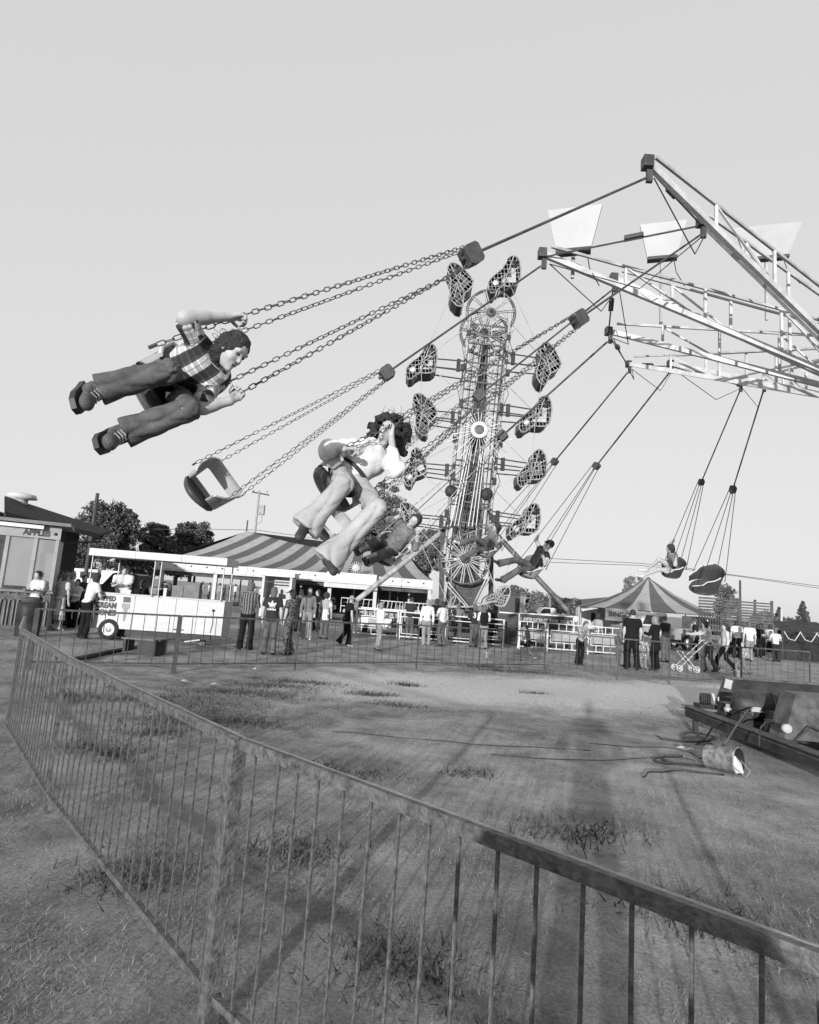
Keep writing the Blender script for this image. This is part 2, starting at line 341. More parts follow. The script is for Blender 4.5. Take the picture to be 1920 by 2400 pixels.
    # shirt
    if st.get('sm') is not None:
        Z = SDF(.03*s); hemc = J['pelvis']-up*st.get('hem', .02)*s; cu_ = [(J['neck']+up*.035*s, up), (hemc, -up)]
        torso(Z, .016, cu_)
        if st.get('loose'): Z.cap(mid, hemc-up*.1*s, .15*s*bd, .18*s*bd, flat=(fw, .75), cuts=cu_)
        for q in 'RL':
            a, e, h_ = J['sh'+q], J['el'+q], J['ha'+q]; d = unit(e-a)
            if slv == 'short': Z.cap(a, lerp(a, e, .9), .068*s*bd, .068*s, cuts=[(lerp(a, e, .62), d)])
            elif slv == 'elbow': Z.cap(a, lerp(a, e, 1.2), .07*s*bd, .066*s, cuts=[(lerp(a, e, .93), d)])
            elif slv == 'long':
                Z.cap(a, e, .066*s*bd, .056*s); d2 = unit(h_-e); Z.cap(e, h_+d2*.03, .056*s, .048*s, cuts=[(h_-d2*.005, d2)])
        def tcf(Vv):
            out = (Vv-J['pelvis'])@T.T
            for q in 'RL':
                for a, b, o0 in ((J['sh'+q], J['el'+q], 0.), (J['el'+q], J['ha'+q], .3)):
                    d = b-a; L = np.linalg.norm(d); d = d/L; rel = Vv-a; t = rel@d; rad = np.linalg.norm(rel-np.outer(t, d), axis=1)
                    m = (t > .03*s) & (t < L+.03) & (rad < .1*s) & ~((np.abs(out[:, 0]) < .15*s) & (o0 == 0.) & (t < .1*s))
                    x = unit(np.cross(d, fw)); y = np.cross(d, x)
                    out[m, 0] = np.arctan2(rel[m]@y, rel[m]@x)*.07; out[m, 1] = t[m]+o0; out[m, 2] = 0
            return out
        finish(Z, st.get('top', 'shirt'), st['sm'], vox, wr(.005, 19, .4) if (hero or vox < .02) else None, tcf)
    # shoes
    if st.get('shoe') is not None:
        for q in 'RL':
            an, to = J['an'+q], J['to'+q]; fdv = unit(to-an); sh = unit(J['kn'+q]-an); Z = SDF(.02*s)
            so_ = an-sh*.035*s; heel = so_-fdv*.05*s
            n_ = unit(sh-fdv*(sh@fdv))
            tp = so_+fdv*(.165*s); Z.cap(heel, tp, .04*s, .042*s, flat=(n_, .8), cuts=[(so_-n_*.028*s, -n_)]); Z.cap(so_+fdv*.01*s, an+sh*.05*s*(2.4 if st.get('boot') else .4), .05*s, .056*s if st.get('boot') else .045*s, cuts=[(an+sh*.1*s*(1 if st.get('boot') else .2), sh)])
            finish(Z, 'boot' if st.get('boot') else 'shoe', st['shoe'], vox*.8)
    # hair / cap
    hs = st.get('hair', 'short'); hm = st.get('hm') or mat('hair_dark', .025, .55, .4, 40, .5, 90)
    if hs != 'none':
        Z = SDF(.02*sk); fc = hd+hf*.055*sk+hu*.02*sk; fn = unit(hf*.92-hu*.4)
        Z.ell(hd+hu*.034*sk-hf*.012*sk, A((.088, .105, .103))*sk, HD, cuts=[(fc, fn)])
        if hs in ('mid', 'long', 'curly'):
            Z.ell(hd-hu*.03*sk-hf*.035*sk, A((.092, .12, .08))*sk, HD, cuts=[(hd+hf*.012*sk, hf)])
        if hs == 'long': Z.cap(hd-hu*.03*sk-hf*.055*sk, hd-hu*st.get('hl', .3)*sk-hf*.08*sk, .078*sk, .06*sk, flat=(hf, .6))
        if hs == 'afro': Z.ell(hd+hu*.04*sk-hf*.02*sk, A((.13, .135, .13))*sk, HD, cuts=[(hd+hf*.05*sk+hu*.02*sk, unit(hf*.9-hu*.5))])
        nz = wr(.007*sk if hs != 'curly' else .012*sk, 70, .9) if vox < .02 else wr(.006*sk, 60, .2)
        finish(Z, 'hair', hm, st.get('hvox', min(vox, .02)), nz)
    if st.get('cap') is not None:
        Z = SDF(.01*sk); Z.ell(hd+hu*.045*sk, A((.094, .092, .108))*sk, HD, cuts=[(hd+hu*.045*sk, -hu)]); Z.cap(hd+hu*.055*sk+hf*.08*sk, hd+hu*.045*sk+hf*.16*sk, .05*sk, .045*sk, flat=(hu, .25)); finish(Z, 'cap', st['cap'], min(vox, .02))
    return root
def stand(px, py, H=1.72, face=0.0, arms=('down', 'down'), stride=0.0, lean=0.0, spread=.1, Y=None, look=None, bulk=1.0, z=0.0, sit=False, headtilt=0.0):
    """standing figure on the ground under that photo pixel; face in degrees, 0 = away from the camera, 90 = to the right"""
    g = gnd(px, py, z) if Y is None else at(px, py, Y)
    if Y is not None: g.z = z
    return pose(g, H, face, arms, stride, lean, spread, look, headtilt)
def pose(g, H=1.72, face=0.0, arms=('down', 'down'), stride=0.0, lean=0.0, spread=.1, look=None, headtilt=0.0):
    s = H/1.75; a = R(face); g = A(g)
    f = A((math.sin(a), math.cos(a), 0)); r = A((math.cos(a), -math.sin(a), 0)); u = A((0, 0, 1))
    rj = random.Random(int(abs(g[0])*977+abs(g[1])*131)); sw_ = rj.uniform(-.035, .035)*s; lean = lean+rj.uniform(-2, 5); bend = rj.choice((0, 1))
    pel = g+u*.925*s+r*sw_; ln = R(lean); tu = u*math.cos(ln)+f*math.sin(ln); tf = f*math.cos(ln)-u*math.sin(ln)
    neck = pel+tu*.52*s-r*sw_*.7; la = R(look) if look is not None else a+R(rj.uniform(-30, 30)); hf = A((math.sin(la), math.cos(la), -math.sin(R(headtilt)))); hu_ = unit(tu+u*.6+hf*math.sin(R(headtilt))*.5)
    J = dict(pelvis=pel, neck=neck, head=neck+hu_*.17*s+hf*.03*s, hup=hu_, hfwd=hf)
    for q, sg in (('R', 1), ('L', -1)):
        sh = neck+r*.18*sg*s-tu*.05*s; J['sh'+q] = sh; m = arms[0 if sg > 0 else 1]
        if m == 'down': el = sh+(-u*.97+r*sg*.2-f*.05)*.29*s; ha = el+(-u*.97+f*.2)*.26*s
        elif m == 'pocket': el = sh+(-u*.9+r*sg*.4-f*.25)*.29*s; ha = el+(-u*.8-r*sg*.4+f*.45)*.26*s
        elif m == 'hip': el = sh+(-u*.75+r*sg*.62-f*.2)*.29*s; ha = el+(-u*.45-r*sg*.75+f*.45)*.25*s
        elif m == 'front': el = sh+(-u*.9+r*sg*.15+f*.3)*.29*s; ha = el+(f*.85+u*.15-r*sg*.25)*.26*s
        elif m == 'cross': el = sh+(-u*.85+r*sg*.3+f*.3)*.29*s; ha = el+(-r*sg*.85+f*.35+u*.15)*.25*s
        elif m == 'up': el = sh+(u*.3+r*sg*.5+f*.7)*.28*s; ha = el+(u*.9-r*sg*.3)*.25*s
        elif m == 'reach': el = sh+(-u*.4+r*sg*.15+f*.85)*.29*s; ha = el+(f*.95-u*.15)*.26*s
        elif m == 'swing': el = sh+(-u*.92+r*sg*.15+f*.3*sg)*.29*s; ha = el+(-u*.85+f*.45)*.26*s
        else: el = sh+A(m[0])*.29*s; ha = el+A(m[1])*.26*s
        J['el'+q] = el; J['ha'+q] = ha
        hip = pel+r*.09*sg*s-u*.03*s; J['hip'+q] = hip; st_ = stride*sg*s
        an = g+r*spread*sg*s+u*.08*s+f*st_*.55-f*.02; kn = (hip+an)/2+f*(.03+max(0, st_)*.1+(.05 if (sg > 0) == bool(bend) else 0))
        if st_ < 0: an = an+u*abs(st_)*.18; kn = kn+f*.06
        J['kn'+q] = kn; J['an'+q] = an; J['to'+q] = an+(f*.97+r*sg*.2)*.14*s-u*.045*s
    return J
# ------------------------------------------------------------------ ground
def gmat():
    m = bpy.data.materials.new('dry_grass_ground'); m.use_nodes = True; n = m.node_tree; N = n.nodes; L = n.links; b = N['Principled BSDF']
    b.inputs['Roughness'].default_value = .95; b.inputs['Specular IOR Level'].default_value = .1
    tc = N.new('ShaderNodeTexCoord')
    def noise(sc, det=6, ro=.6):
        t = N.new('ShaderNodeTexNoise'); t.inputs['Scale'].default_value = sc; t.inputs['Detail'].default_value = det; t.inputs['Roughness'].default_value = ro; L.new(tc.outputs['Object'], t.inputs['Vector']); return t
    def ramp(src, p0, v0, p1, v1):
        r = N.new('ShaderNodeValToRGB'); r.color_ramp.elements[0].position = p0; r.color_ramp.elements[1].position = p1
        r.color_ramp.elements[0].color = (v0,)*3+(1,); r.color_ramp.elements[1].color = (v1,)*3+(1,); L.new(src, r.inputs[0]); return r.outputs[0]
    def mix(f, a, c, mode='MIX'):
        x = N.new('ShaderNodeMix'); x.data_type = 'RGBA'; x.blend_type = mode
        if isinstance(f, float): x.inputs[0].default_value = f
        else: L.new(f, x.inputs[0])
        L.new(a, x.inputs[6]); L.new(c, x.inputs[7]); return x.outputs[2]
    at_ = N.new('ShaderNodeAttribute'); at_.attribute_name = 'wear'
    base = ramp(noise(2.2).outputs[0], .35, .19, .65, .38); dirt = ramp(noise(9, 8, .7).outputs[0], .3, .54, .7, .76)
    ad = N.new('ShaderNodeMath'); ad.operation = 'MULTIPLY_ADD'; L.new(noise(.9, 8, .7).outputs[0], ad.inputs[0]); ad.inputs[1].default_value = 2.4; ad.inputs[2].default_value = -1.1
    a2 = N.new('ShaderNodeMath'); a2.operation = 'ADD'; a2.use_clamp = True; L.new(ad.outputs[0], a2.inputs[0]); L.new(at_.outputs['Fac'], a2.inputs[1])
    c = mix(a2.outputs[0], base, dirt)
    fine = ramp(noise(55, 6, .75).outputs[0], .35, .45, .68, 1.3); c = mix(.75, c, fine, 'MULTIPLY')
    L.new(c, b.inputs['Base Color'])
    n3 = noise(38, 8, .75); bp = N.new('ShaderNodeBump'); bp.inputs['Strength'].default_value = .85; bp.inputs['Distance'].default_value = .05; L.new(n3.outputs[0], bp.inputs['Height']); L.new(bp.outputs[0], b.inputs['Normal'])
    return m
def wear(x, y):                        # bare trodden strip inside the far fence
    y0 = 12.3+.22*(x-1.0); d = np.abs(y-y0)/(2.3+.05*np.abs(x)); k = np.clip(1.15-d, 0, 1)*np.clip((x+2.6)/3., 0, 1)
    return k*1.9+.35*np.clip(1-np.abs(y-7)/3., 0, 1)*np.clip((x+1)/2, 0, 1)
def gz(x, y): return (.018*np.sin(x*1.3+.4*y)*np.cos(y*1.1-.3*x)+.012*np.sin(x*3.1-y*2.3))*np.clip(1-(np.hypot(x, y)-25)/20, 0, 1)
xs = np.unique(np.concatenate([np.linspace(-16, 20, 145), np.linspace(-60, 60, 61), [-2500, -900, -300, -120, 120, 300, 900, 2500]]))
ys = np.unique(np.concatenate([np.linspace(-4, 34, 153), np.linspace(34, 90, 25), [-300, -60, -12, 140, 300, 700, 1500, 3500]]))
GX, GY = np.meshgrid(xs, ys, indexing='ij'); nx, ny = GX.shape
Vg = np.stack([GX, GY, gz(GX, GY)-.012], -1).reshape(-1, 3); ii = np.arange(nx*ny).reshape(nx, ny)
Fg = np.stack([ii[:-1, :-1], ii[1:, :-1], ii[1:, 1:], ii[:-1, 1:]], -1).reshape(-1, 4)
me = np_mesh('ground', Vg, Fg, gmat()); a_ = me.attributes.new('wear', 'FLOAT', 'POINT'); a_.data.foreach_set('value', wear(Vg[:, 0], Vg[:, 1]).astype(np.float32))
struct(link('ground', me))
# grass blades: dense near the camera, thinning outwards
def blades(n, xy, hmin, hmax, wid, lean):
    k = len(xy); ang = RNG.uniform(0, 2*np.pi, k); h = RNG.uniform(hmin, hmax, k); ln = RNG.uniform(.2, 1, k)*lean; la = RNG.uniform(0, 2*np.pi, k)
    z = gz(xy[:, 0], xy[:, 1])-.015; wv = np.stack([np.cos(ang), np.sin(ang), 0*ang], 1)*(wid*RNG.uniform(.6, 1.4, k))[:, None]
    b = np.stack([xy[:, 0], xy[:, 1], z], 1); t = b+np.stack([np.cos(la)*ln*h*1.6, np.sin(la)*ln*h*1.6, h*(1.15-ln*.75)], 1)
    return np.stack([b-wv, b+wv, t], 1).reshape(-1, 3)
def scatter(n, y0, y1, p=1.6):
    u = RNG.uniform(0, 1, n); y = (y0**(2-p)+u*(y1**(2-p)-y0**(2-p)))**(1/(2-p)); x = RNG.uniform(-1, 1, n)*(y*.74+.8)+y*.0; return np.stack([x, y], 1)
xy = scatter(360000, 1.9, 26., 1.35)
cl = np.sin(xy[:, 0]*2.1+1.3*np.sin(xy[:, 1]*1.7))*np.cos(xy[:, 1]*2.6+np.sin(xy[:, 0]*1.1)) + .5*np.sin(xy[:, 0]*6.3+xy[:, 1]*4.1)
keep = (RNG.uniform(0, 1, len(xy)) < np.clip(.35+.5*cl, .06, 1)) & (RNG.uniform(0, 1, len(xy)) > .72*wear(xy[:, 0], xy[:, 1]))
xy = xy[keep]; Vb = blades(0, xy, .012, .05, .0026, 1.0); sc_ = np.clip(np.repeat(np.hypot(xy[:, 0], xy[:, 1]), 3)/7., 1, 2.4)
ctr = np.repeat(Vb.reshape(-1, 3, 3)[:, :2].mean(1), 3, 0); Vb = ctr+(Vb-ctr)*np.stack([sc_, sc_, np.ones_like(sc_)], 1)
go = link('grass', np_mesh('grass', Vb, np.arange(len(Vb)).reshape(-1, 3), mat('dry_grass_blades', .15, .95, .35, 1.3, rand=.35, spec=.03), False)); tag(go, 'short dry trampled grass over the fairground field', 'grass', kind='stuff')
wd = []
for (px, py, sx, sy, n) in ((470, 1655, 1.1, .8, 900), (560, 1625, 1.2, .35, 800), (640, 1610, .9, .3, 500), (700, 1600, 1.0, .3, 500), (420, 1690, .8, .3, 500), (540, 1690, .8, .3, 600), (870, 1625, .45, .22, 350), (955, 1603, .35, .15, 260), (940, 1655, .5, .2, 240),
        (1140, 1563, .9, .35, 500), (1170, 1572, .7, .3, 400), (1240, 1575, .6, .3, 300), (330, 1640, .5, .3, 300), (370, 1720, .5, .3, 350), (250, 1760, .5, .3, 350), (1250, 1625, .3, .1, 120), (800, 1810, .5, .25, 260), (1100, 1812, .3, .2, 160), (1010, 1548, .6, .15, 200),
        (180, 1630, .6, .4, 300), (700, 2000, .35, .3, 320), (1350, 1950, .5, .3, 320), (1650, 2150, .4, .35, 380), (950, 2250, .4, .3, 330), (300, 2050, .4, .3, 300)):
    g = gnd(px, py); q = RNG.normal(0, .5, (n, 2))*A((sx, sy)); q = A((g.x, g.y))+q; q = q+RNG.normal(0, .02, q.shape)
    wd.append(blades(0, q, .03, .12, .006, .9))
Vw = np.concatenate(wd); wo_ = link('weeds', np_mesh('weeds', Vw, np.arange(len(Vw)).reshape(-1, 3), mat('weed_blades', .06, .8, .4, 3, rand=.5, spec=.15), False)); tag(wo_, 'dark low weeds growing in ragged patches on the field', 'weeds', kind='stuff')
# ------------------------------------------------------------------ trees
BARK = mat('bark', .06, .9, .35, 8, .6, 30)
LEAF = [mat('leaf_dark', .075, .7, .35, .6, rand=.55, spec=.25), mat('leaf_mid', .11, .7, .35, .6, rand=.55, spec=.25), mat('leaf_pale', .16, .7, .3, .6, rand=.5, spec=.25)]
def tree(label, px, ptop, pbot, half, Y, mi=0, n=9000, leaf=.16, seed=1, conif=False, group='trees behind the fairground', open_=.35):
    r = np.random.default_rng(seed); top = at(px, ptop, Y); base = at(px, pbot, Y); hw = half*Y/FPX; H = top.z; zb = max(base.z, .3)
    g = Vector((top.x, Y, 0)); root = thing('tree', label, 'tree', group, g)
    tr = MB(); tr.tube([(0, 0, -.1), (.05*H*.1, 0, H*.25), (-.03*H*.1, .1, H*.55), (0, 0, H*.92)], [H*.028, H*.022, H*.014, H*.003], 8)
    cz, rz = (H+zb)/2, (H-zb)/2; cl = []
    nc = 110
    for i in range(nc):
        d = r.normal(0, 1, 3); d /= np.linalg.norm(d); rad = r.uniform(.3, .95)**.7
        if conif:
            zz = r.uniform(0, 1); a = r.uniform(0, 6.28); rr = hw*(1.02-zz)*r.uniform(.45, 1.0); c = A((rr*math.cos(a), rr*math.sin(a), zb+(H-zb)*zz)); cs = hw*r.uniform(.12, .27)*(1.2-zz)
        else: c = d*rad*A((hw, hw, rz))*.85+A((0, 0, cz)); cs = hw*r.uniform(.09, .24)
        cl.append((c, cs))
        if i % 5 == 0:
            b0 = A((0, 0, min(max(zb*.8, c[2]*.62), H*.8))); tr.tube([b0, b0*.45+c*.55+A((0, 0, .05*H)), c], [H*.008, H*.005, H*.0015], 5)
    tr.build('trunk', BARK, root)
    per = n//nc; P = []
    for c, cs in cl:
        d = r.normal(0, 1, (per, 3)); d /= np.linalg.norm(d, axis=1)[:, None]; q = c+d*(cs*r.uniform(open_, 1.25, per)**.8)[:, None]*A((1.15, 1.15, .8)); P.append(q)
    P = np.concatenate(P); k = len(P); e1 = r.normal(0, 1, (k, 3)); e1 /= np.linalg.norm(e1, axis=1)[:, None]; e2 = np.cross(e1, r.normal(0, 1, (k, 3))); e2 /= np.linalg.norm(e2, axis=1)[:, None]
    sz = (leaf*r.uniform(.6, 1.4, k))[:, None]; Vv = np.stack([P-e1*sz*.5, P+e2*sz*.32, P+e1*sz*.5, P-e2*sz*.32], 1).reshape(-1, 3)
    link('crown', np_mesh('crown', Vv, np.arange(len(Vv)).reshape(-1, 4), LEAF[mi], False), root); return root
tree('tall broad tree rising behind the dark barn roof', 268, 1150, 1345, 78, 60, 0, 30000, .24, 3)
tree('round dark tree right of the tall broad tree', 374, 1215, 1330, 46, 68, 0, 16000, .22, 4)
tree('ragged tree just left of the long striped canopy', 462, 1210, 1320, 60, 74, 0, 18000, .26, 5)
tree('low dark tree between barn roof and tall broad tree', 190, 1262, 1350, 55, 64, 0, 11000, .22, 6)
tree('low dark tree filling the gap under the round tree', 330, 1275, 1370, 60, 66, 0, 12000, .26, 41)
tree('low dark tree behind the left canopy end', 420, 1270, 1365, 50, 70, 0, 9000, .26, 42)
tree('broad leafy tree behind the tower ride, above the canopy end', 905, 1112, 1350, 80, 52, 1, 26000, .19, 7, open_=.2)
tree('leafy lower tree touching the foot of the tower ride', 1008, 1225, 1365, 46, 50, 1, 14000, .18, 8)
for i, (px, pt, hw, yy) in enumerate(((1205, 1367, 40, 115), (1255, 1385, 40, 118), (1300, 1392, 40, 122), (1345, 1398, 40, 125), (1170, 1384, 30, 112))):
    tree(('tallest tree of the hazy row right of the tower ride', 'second tree of the hazy row right of the tower ride', 'third tree of the hazy row, behind the slanting strut', 'last low tree of the hazy row beside the striped tent', 'small tree of the hazy row next to the tower ride')[i], px, pt, 1450, hw, yy, 1, 5000, .5, 20+i, group='hazy row of trees on the horizon')
tree('left one of two loose trees poking up behind the peaked tent', 1478, 1343, 1440, 20, 80, 2, 3500, .3, 31)
tree('right one of two loose trees poking up behind the peaked tent', 1504, 1340, 1440, 16, 82, 2, 3000, .3, 32)
tree('leafy tree standing behind the slatted stock trailer', 1700, 1362, 1460, 34, 70, 1, 5000, .3, 33)
tree('small dark pointed tree far right by the pale pole', 1826, 1424, 1475, 20, 115, 0, 3500, .4, 34, True)
tree('dark tree cut by the right edge of the picture', 1882, 1410, 1480, 24, 100, 0, 4500, .4, 35, True)
tree('low bushy tree right of the slatted stock trailer', 1795, 1432, 1480, 38, 100, 1, 4000, .4, 36)
tree('low bushy tree at the far right horizon', 1850, 1446, 1482, 30, 130, 1, 3000, .5, 37)
# ------------------------------------------------------------------ fences
RAILN = mat('fence_paint_worn', .035, .5, .5, 26, .5, 70, v2=.14, detail=10); BALN = mat('fence_baluster_worn', .03, .6, .5, 30, .4, 90, v2=.13, detail=10); FLN = mat('fence_top_highlight_worn', .16, .5, .5, 18, .3, 70, v2=.36, detail=10); RUST = mat('fence_rust', .08, .8, .5, 20, .4, 60)  # FLN: paler than the rail, top-edge highlight put into the worn paint
RAILF = mat('fence_far_rail', .03, .5, .3, 10, v2=.09); BALF = mat('fence_far_baluster', .025, .6, .3, 10, v2=.07); POSTD = mat('fence_post_dark', .05, .7, .4, 12, .2, 60)
def panel(label, a, b, group, top=1.05, bot=.12, sp=.12, rw=.041, bw=.0125, rm=RAILN, bm=BALN, n=4, lean=0.0, posts=(1, 1), pm=None, pr=.035, legs=True):
    a = Vector((a[0], a[1], 0)); b = Vector((b[0], b[1], 0)); root = thing('fence_panel', label, 'fence', group, a); d = b-a; L = d.length; u = d.normalized(); nrm = Vector((-u.y, u.x, 0)); ln = nrm*lean
    z = lambda h: Vector((0, 0, h))+ln*h
    MB().bar(u*.01+z(top), u*(L-.01)+z(top), rw*.55, rw, up=(0, 0, 1)).build('top_rail', rm, root)
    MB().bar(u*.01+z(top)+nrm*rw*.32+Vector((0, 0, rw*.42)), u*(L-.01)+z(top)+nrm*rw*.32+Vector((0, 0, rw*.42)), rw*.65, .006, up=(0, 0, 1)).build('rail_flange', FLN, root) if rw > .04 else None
    MB().bar(u*.01+z(bot), u*(L-.01)+z(bot), rw*.7, rw*.7, up=(0, 0, 1)).build('bottom_rail', rm if rw > .04 else bm, root)
    k = max(2, int(L/sp)); me = MB(); me.tube([z(bot), z(top-.01)], bw/2*1.0, n); me = me.mesh('baluster', bm)
    for i in range(1, k):
        o = link('baluster', me, root); o.location = u*(L*i/k); o.rotation_euler = (random.gauss(0, .006), random.gauss(0, .006), 0)
    for t, on in ((0, posts[0]), (L, posts[1])):
        if on: MB().bar(u*(t+(.03 if t == 0 else -.03))+z(-.05), u*(t+(.03 if t == 0 else -.03))+z(top+(.015 if rw > .04 else .0)), pr*1.4, pr*1.4, up=u).build('post', pm or rm, root)
    return root
G1 = 'worn tubular barrier panels in the left foreground'
pA = gnd(48, 1478, 1.05); pB = gnd(160, 1547, 1.05); pC = gnd(565, 1743, 1.05); pD = gnd(800, 1832, 1.05)
dCD = (Vector((pD.x, pD.y))-Vector((pC.x, pC.y))).normalized(); pE = Vector((pC.x, pC.y))+dCD*2.45
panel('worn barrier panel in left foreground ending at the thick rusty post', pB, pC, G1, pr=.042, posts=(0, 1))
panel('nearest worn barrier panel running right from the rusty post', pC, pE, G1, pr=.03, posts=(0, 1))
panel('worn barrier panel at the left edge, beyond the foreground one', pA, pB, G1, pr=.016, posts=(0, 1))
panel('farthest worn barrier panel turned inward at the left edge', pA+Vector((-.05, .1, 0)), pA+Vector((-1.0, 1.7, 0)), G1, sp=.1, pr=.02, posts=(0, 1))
G2 = 'thin barrier panels along the far side of the field'
fp = [gnd(px, py, 1.02) for px, py in ((84, 1427), (427, 1444), (705, 1455), (985, 1466), (1130, 1474), (1281, 1481), (1452, 1497), (1573, 1506), (1740, 1517), (1900, 1528))]
fl = ['thin barrier panel in front of the booth queue, left end', 'thin barrier panel in front of the flared trousers trio', 'thin barrier panel in front of the white pipe gate', 'thin barrier panel in front of the number jersey group', 'thin barrier panel in front of the running child', 'thin barrier panel left of the dark couple', 'thin barrier panel before the dark couple', 'thin barrier panel before the pushchair family', 'thin barrier panel at the right edge behind the ride trailer']
for i in range(9):
    panel(fl[i], fp[i], fp[i+1], G2, 1.02, .14, .21, .034, .014, RAILF, BALF, 4, posts=(i == 0, 1), pm=(POSTD if i in (0,) else RAILF), pr=(.055 if i == 0 else .02))
# ------------------------------------------------------------------ swing ride
STEELW = mat('ride_white_paint', .32, .45, .25, 5, .15, 40, v2=.55); STEELG = mat('ride_grey_paint', .22, .5, .3, 4, .15, 50, v2=.42); STEELD = mat('ride_dark_steel', .03, .5, .4, 8, .15, 60, v2=.07)
CHAIN = mat('chain_steel', .05, .4, .4, 40, metal=.4, v2=.14); BLOCK = mat('block_dark', .035, .6, .3, 12, .3, 60, v2=.07)
SHELL = mat('seat_shell_grey', .26, .35, .12, 5, .05, 40); SHELLD = mat('seat_shell_dark', .05, .4, .2, 5); TRIM = mat('seat_trim_white', .5, .5, .1, 10); STRAP = mat('strap_dark', .03, .7, .3, 20)
RC = Vector((6.5, 8.0, 0))
def seat_frame(S, blk):
    u = (blk-S).normalized(); rad = Vector((S.x-RC.x, S.y-RC.y, 0)).normalized(); f = Vector((-rad.y, rad.x, 0))    # riders travel towards the camera on the left side
    f = (f-u*f.dot(u)).normalized(); return f.cross(u), f, u      # right, forward, up
def seat_shell(root, S, r, f, u, m=SHELL, sc=1.0):
    o = root.location
    W = lambda x, y, z: Vector(S)+(r*x+f*y+u*z)*sc-o
    hgt = lambda t: .36-.17*max(0, (abs(t)-55)/85) if abs(t) < 140 else .19
    n = 40; rows = 7; mb = MB(); pts = {}
    for side, th in ((0, 0.0), (1, .009)):
        for i in range(n+1):
            t = -142+284*i/n; a = R(t); H = hgt(t) if abs(t) < 110 else .19-.1*(abs(t)-110)/32
            for j in range(rows+1):
                z = H*j/rows; k = 1+.16*(z/.36)+(.05 if j == rows else 0); rx, ry = (.215*k+th), (.20*k+th)
                x = math.sin(a)*rx; y = -math.cos(a)*ry+(.10*max(0, (abs(t)-90)/52) if abs(t) > 90 else 0)
                pts[side, i, j] = W(x, y, z-.02)
    keys = list(pts); ix = {k: q for q, k in enumerate(keys)}; fs = []
    for i in range(n):
        t = -142+284*(i+.5)/n
        for j in range(rows):
            hole = m is SHELL and abs(t) < 62 and 1 <= j < 4
            if hole: continue
            q = [(i, j), (i+1, j), (i+1, j+1), (i, j+1)]
            fs.append(tuple(ix[0, a, b] for a, b in q)); fs.append(tuple(ix[1, a, b] for a, b in reversed(q)))
        fs.append((ix[0, i, rows], ix[0, i+1, rows], ix[1, i+1, rows], ix[1, i, rows]))
    for i in (0, n):
        for j in range(rows): fs.append((ix[0, i, j], ix[0, i, j+1], ix[1, i, j+1], ix[1, i, j]))
    mb.add([pts[k] for k in keys], fs, True); mb.build('seat_shell', m, root)
    pan = MB(); rings = []; k2 = 24
    for q, (sx, z) in enumerate(((.02, -.055), (.5, -.05), (.85, -.03), (1.0, 0.0), (1.03, -.03), (.9, -.065), (.5, -.08), (.02, -.085))):
        rings.append([W(math.sin(2*math.pi*i/k2)*.215*sx, -math.cos(2*math.pi*i/k2)*(.20 if math.cos(2*math.pi*i/k2) > 0 else .27)*sx+(-.0), z-.02-(.05*max(0, -math.cos(2*math.pi*i/k2))**2*sx)) for i in range(k2)])
    pan.add([p for g in rings for p in g], [(a*k2+i, a*k2+(i+1) % k2, (a+1)*k2+(i+1) % k2, (a+1)*k2+i) for a in range(len(rings)-1) for i in range(k2)], True); pan.build('seat_pan', SHELLD if m is SHELL else m, root)
    for sg in (-1, 1):
        tr = MB(); tr.tube([W(math.sin(R(t))*sg*.253, -math.cos(R(t))*.236+(.10*max(0, (t-90)/52) if t > 90 else 0), (hgt(t) if t < 110 else .19-.1*(t-110)/32)-.015) for t in range(60, 142, 9)], .014, 6); tr.build('arm_trim', TRIM, root)
    return W
def chain(mbname, pts, root, link_=.05, wire=.0065, m=CHAIN, thin=None):
    o = root.location; pts = [Vector(p)-o for p in pts]
    mb = MB()
    if thin: mb.tube(pts, thin, 5); return mb.build(mbname, m, root)
    for a, b in zip(pts[:-1], pts[1:]):
        d = b-a; L = d.length; n = max(1, int(L/link_)); d.normalize(); x, y = frame(d)
        for i in range(n):
            c = a+d*L*(i+.5)/n; w_ = x if i % 2 else y; tw = .5*math.sin(i*.21); w_ = (x*math.cos(tw)+y*math.sin(tw)) if i % 2 else (y*math.cos(tw)-x*math.sin(tw))
            ll = L/n*.5+wire*1.2; hw = link_*.27
            P = [c+d*ll*.98-w_*0, c+d*ll*.72+w_*hw, c-d*ll*.72+w_*hw, c-d*ll*.98, c-d*ll*.72-w_*hw, c+d*ll*.72-w_*hw]; P = [c+d*ll*.95+w_*hw*.45, c+d*ll*.6+w_*hw, c-d*ll*.6+w_*hw, c-d*ll*.95+w_*hw*.45, c-d*ll*.95-w_*hw*.45, c-d*ll*.6-w_*hw, c+d*ll*.6-w_*hw, c+d*ll*.95-w_*hw*.45]
            mb.tube(P+[P[0]], wire, 5, cap=False)
    return mb.build(mbname, m, root)
def radial_hook(S, px, py):           # where the line of sight meets the vertical plane through the ride's axis and the seat
    d = ray(px, py); n = Vector((S.y-RC.y, -(S.x-RC.x), 0)); t = (RC-CAM).dot(n)/d.dot(n); return CAM+d*t
G3 = 'chain swings of the big swing ride'
SW = {}
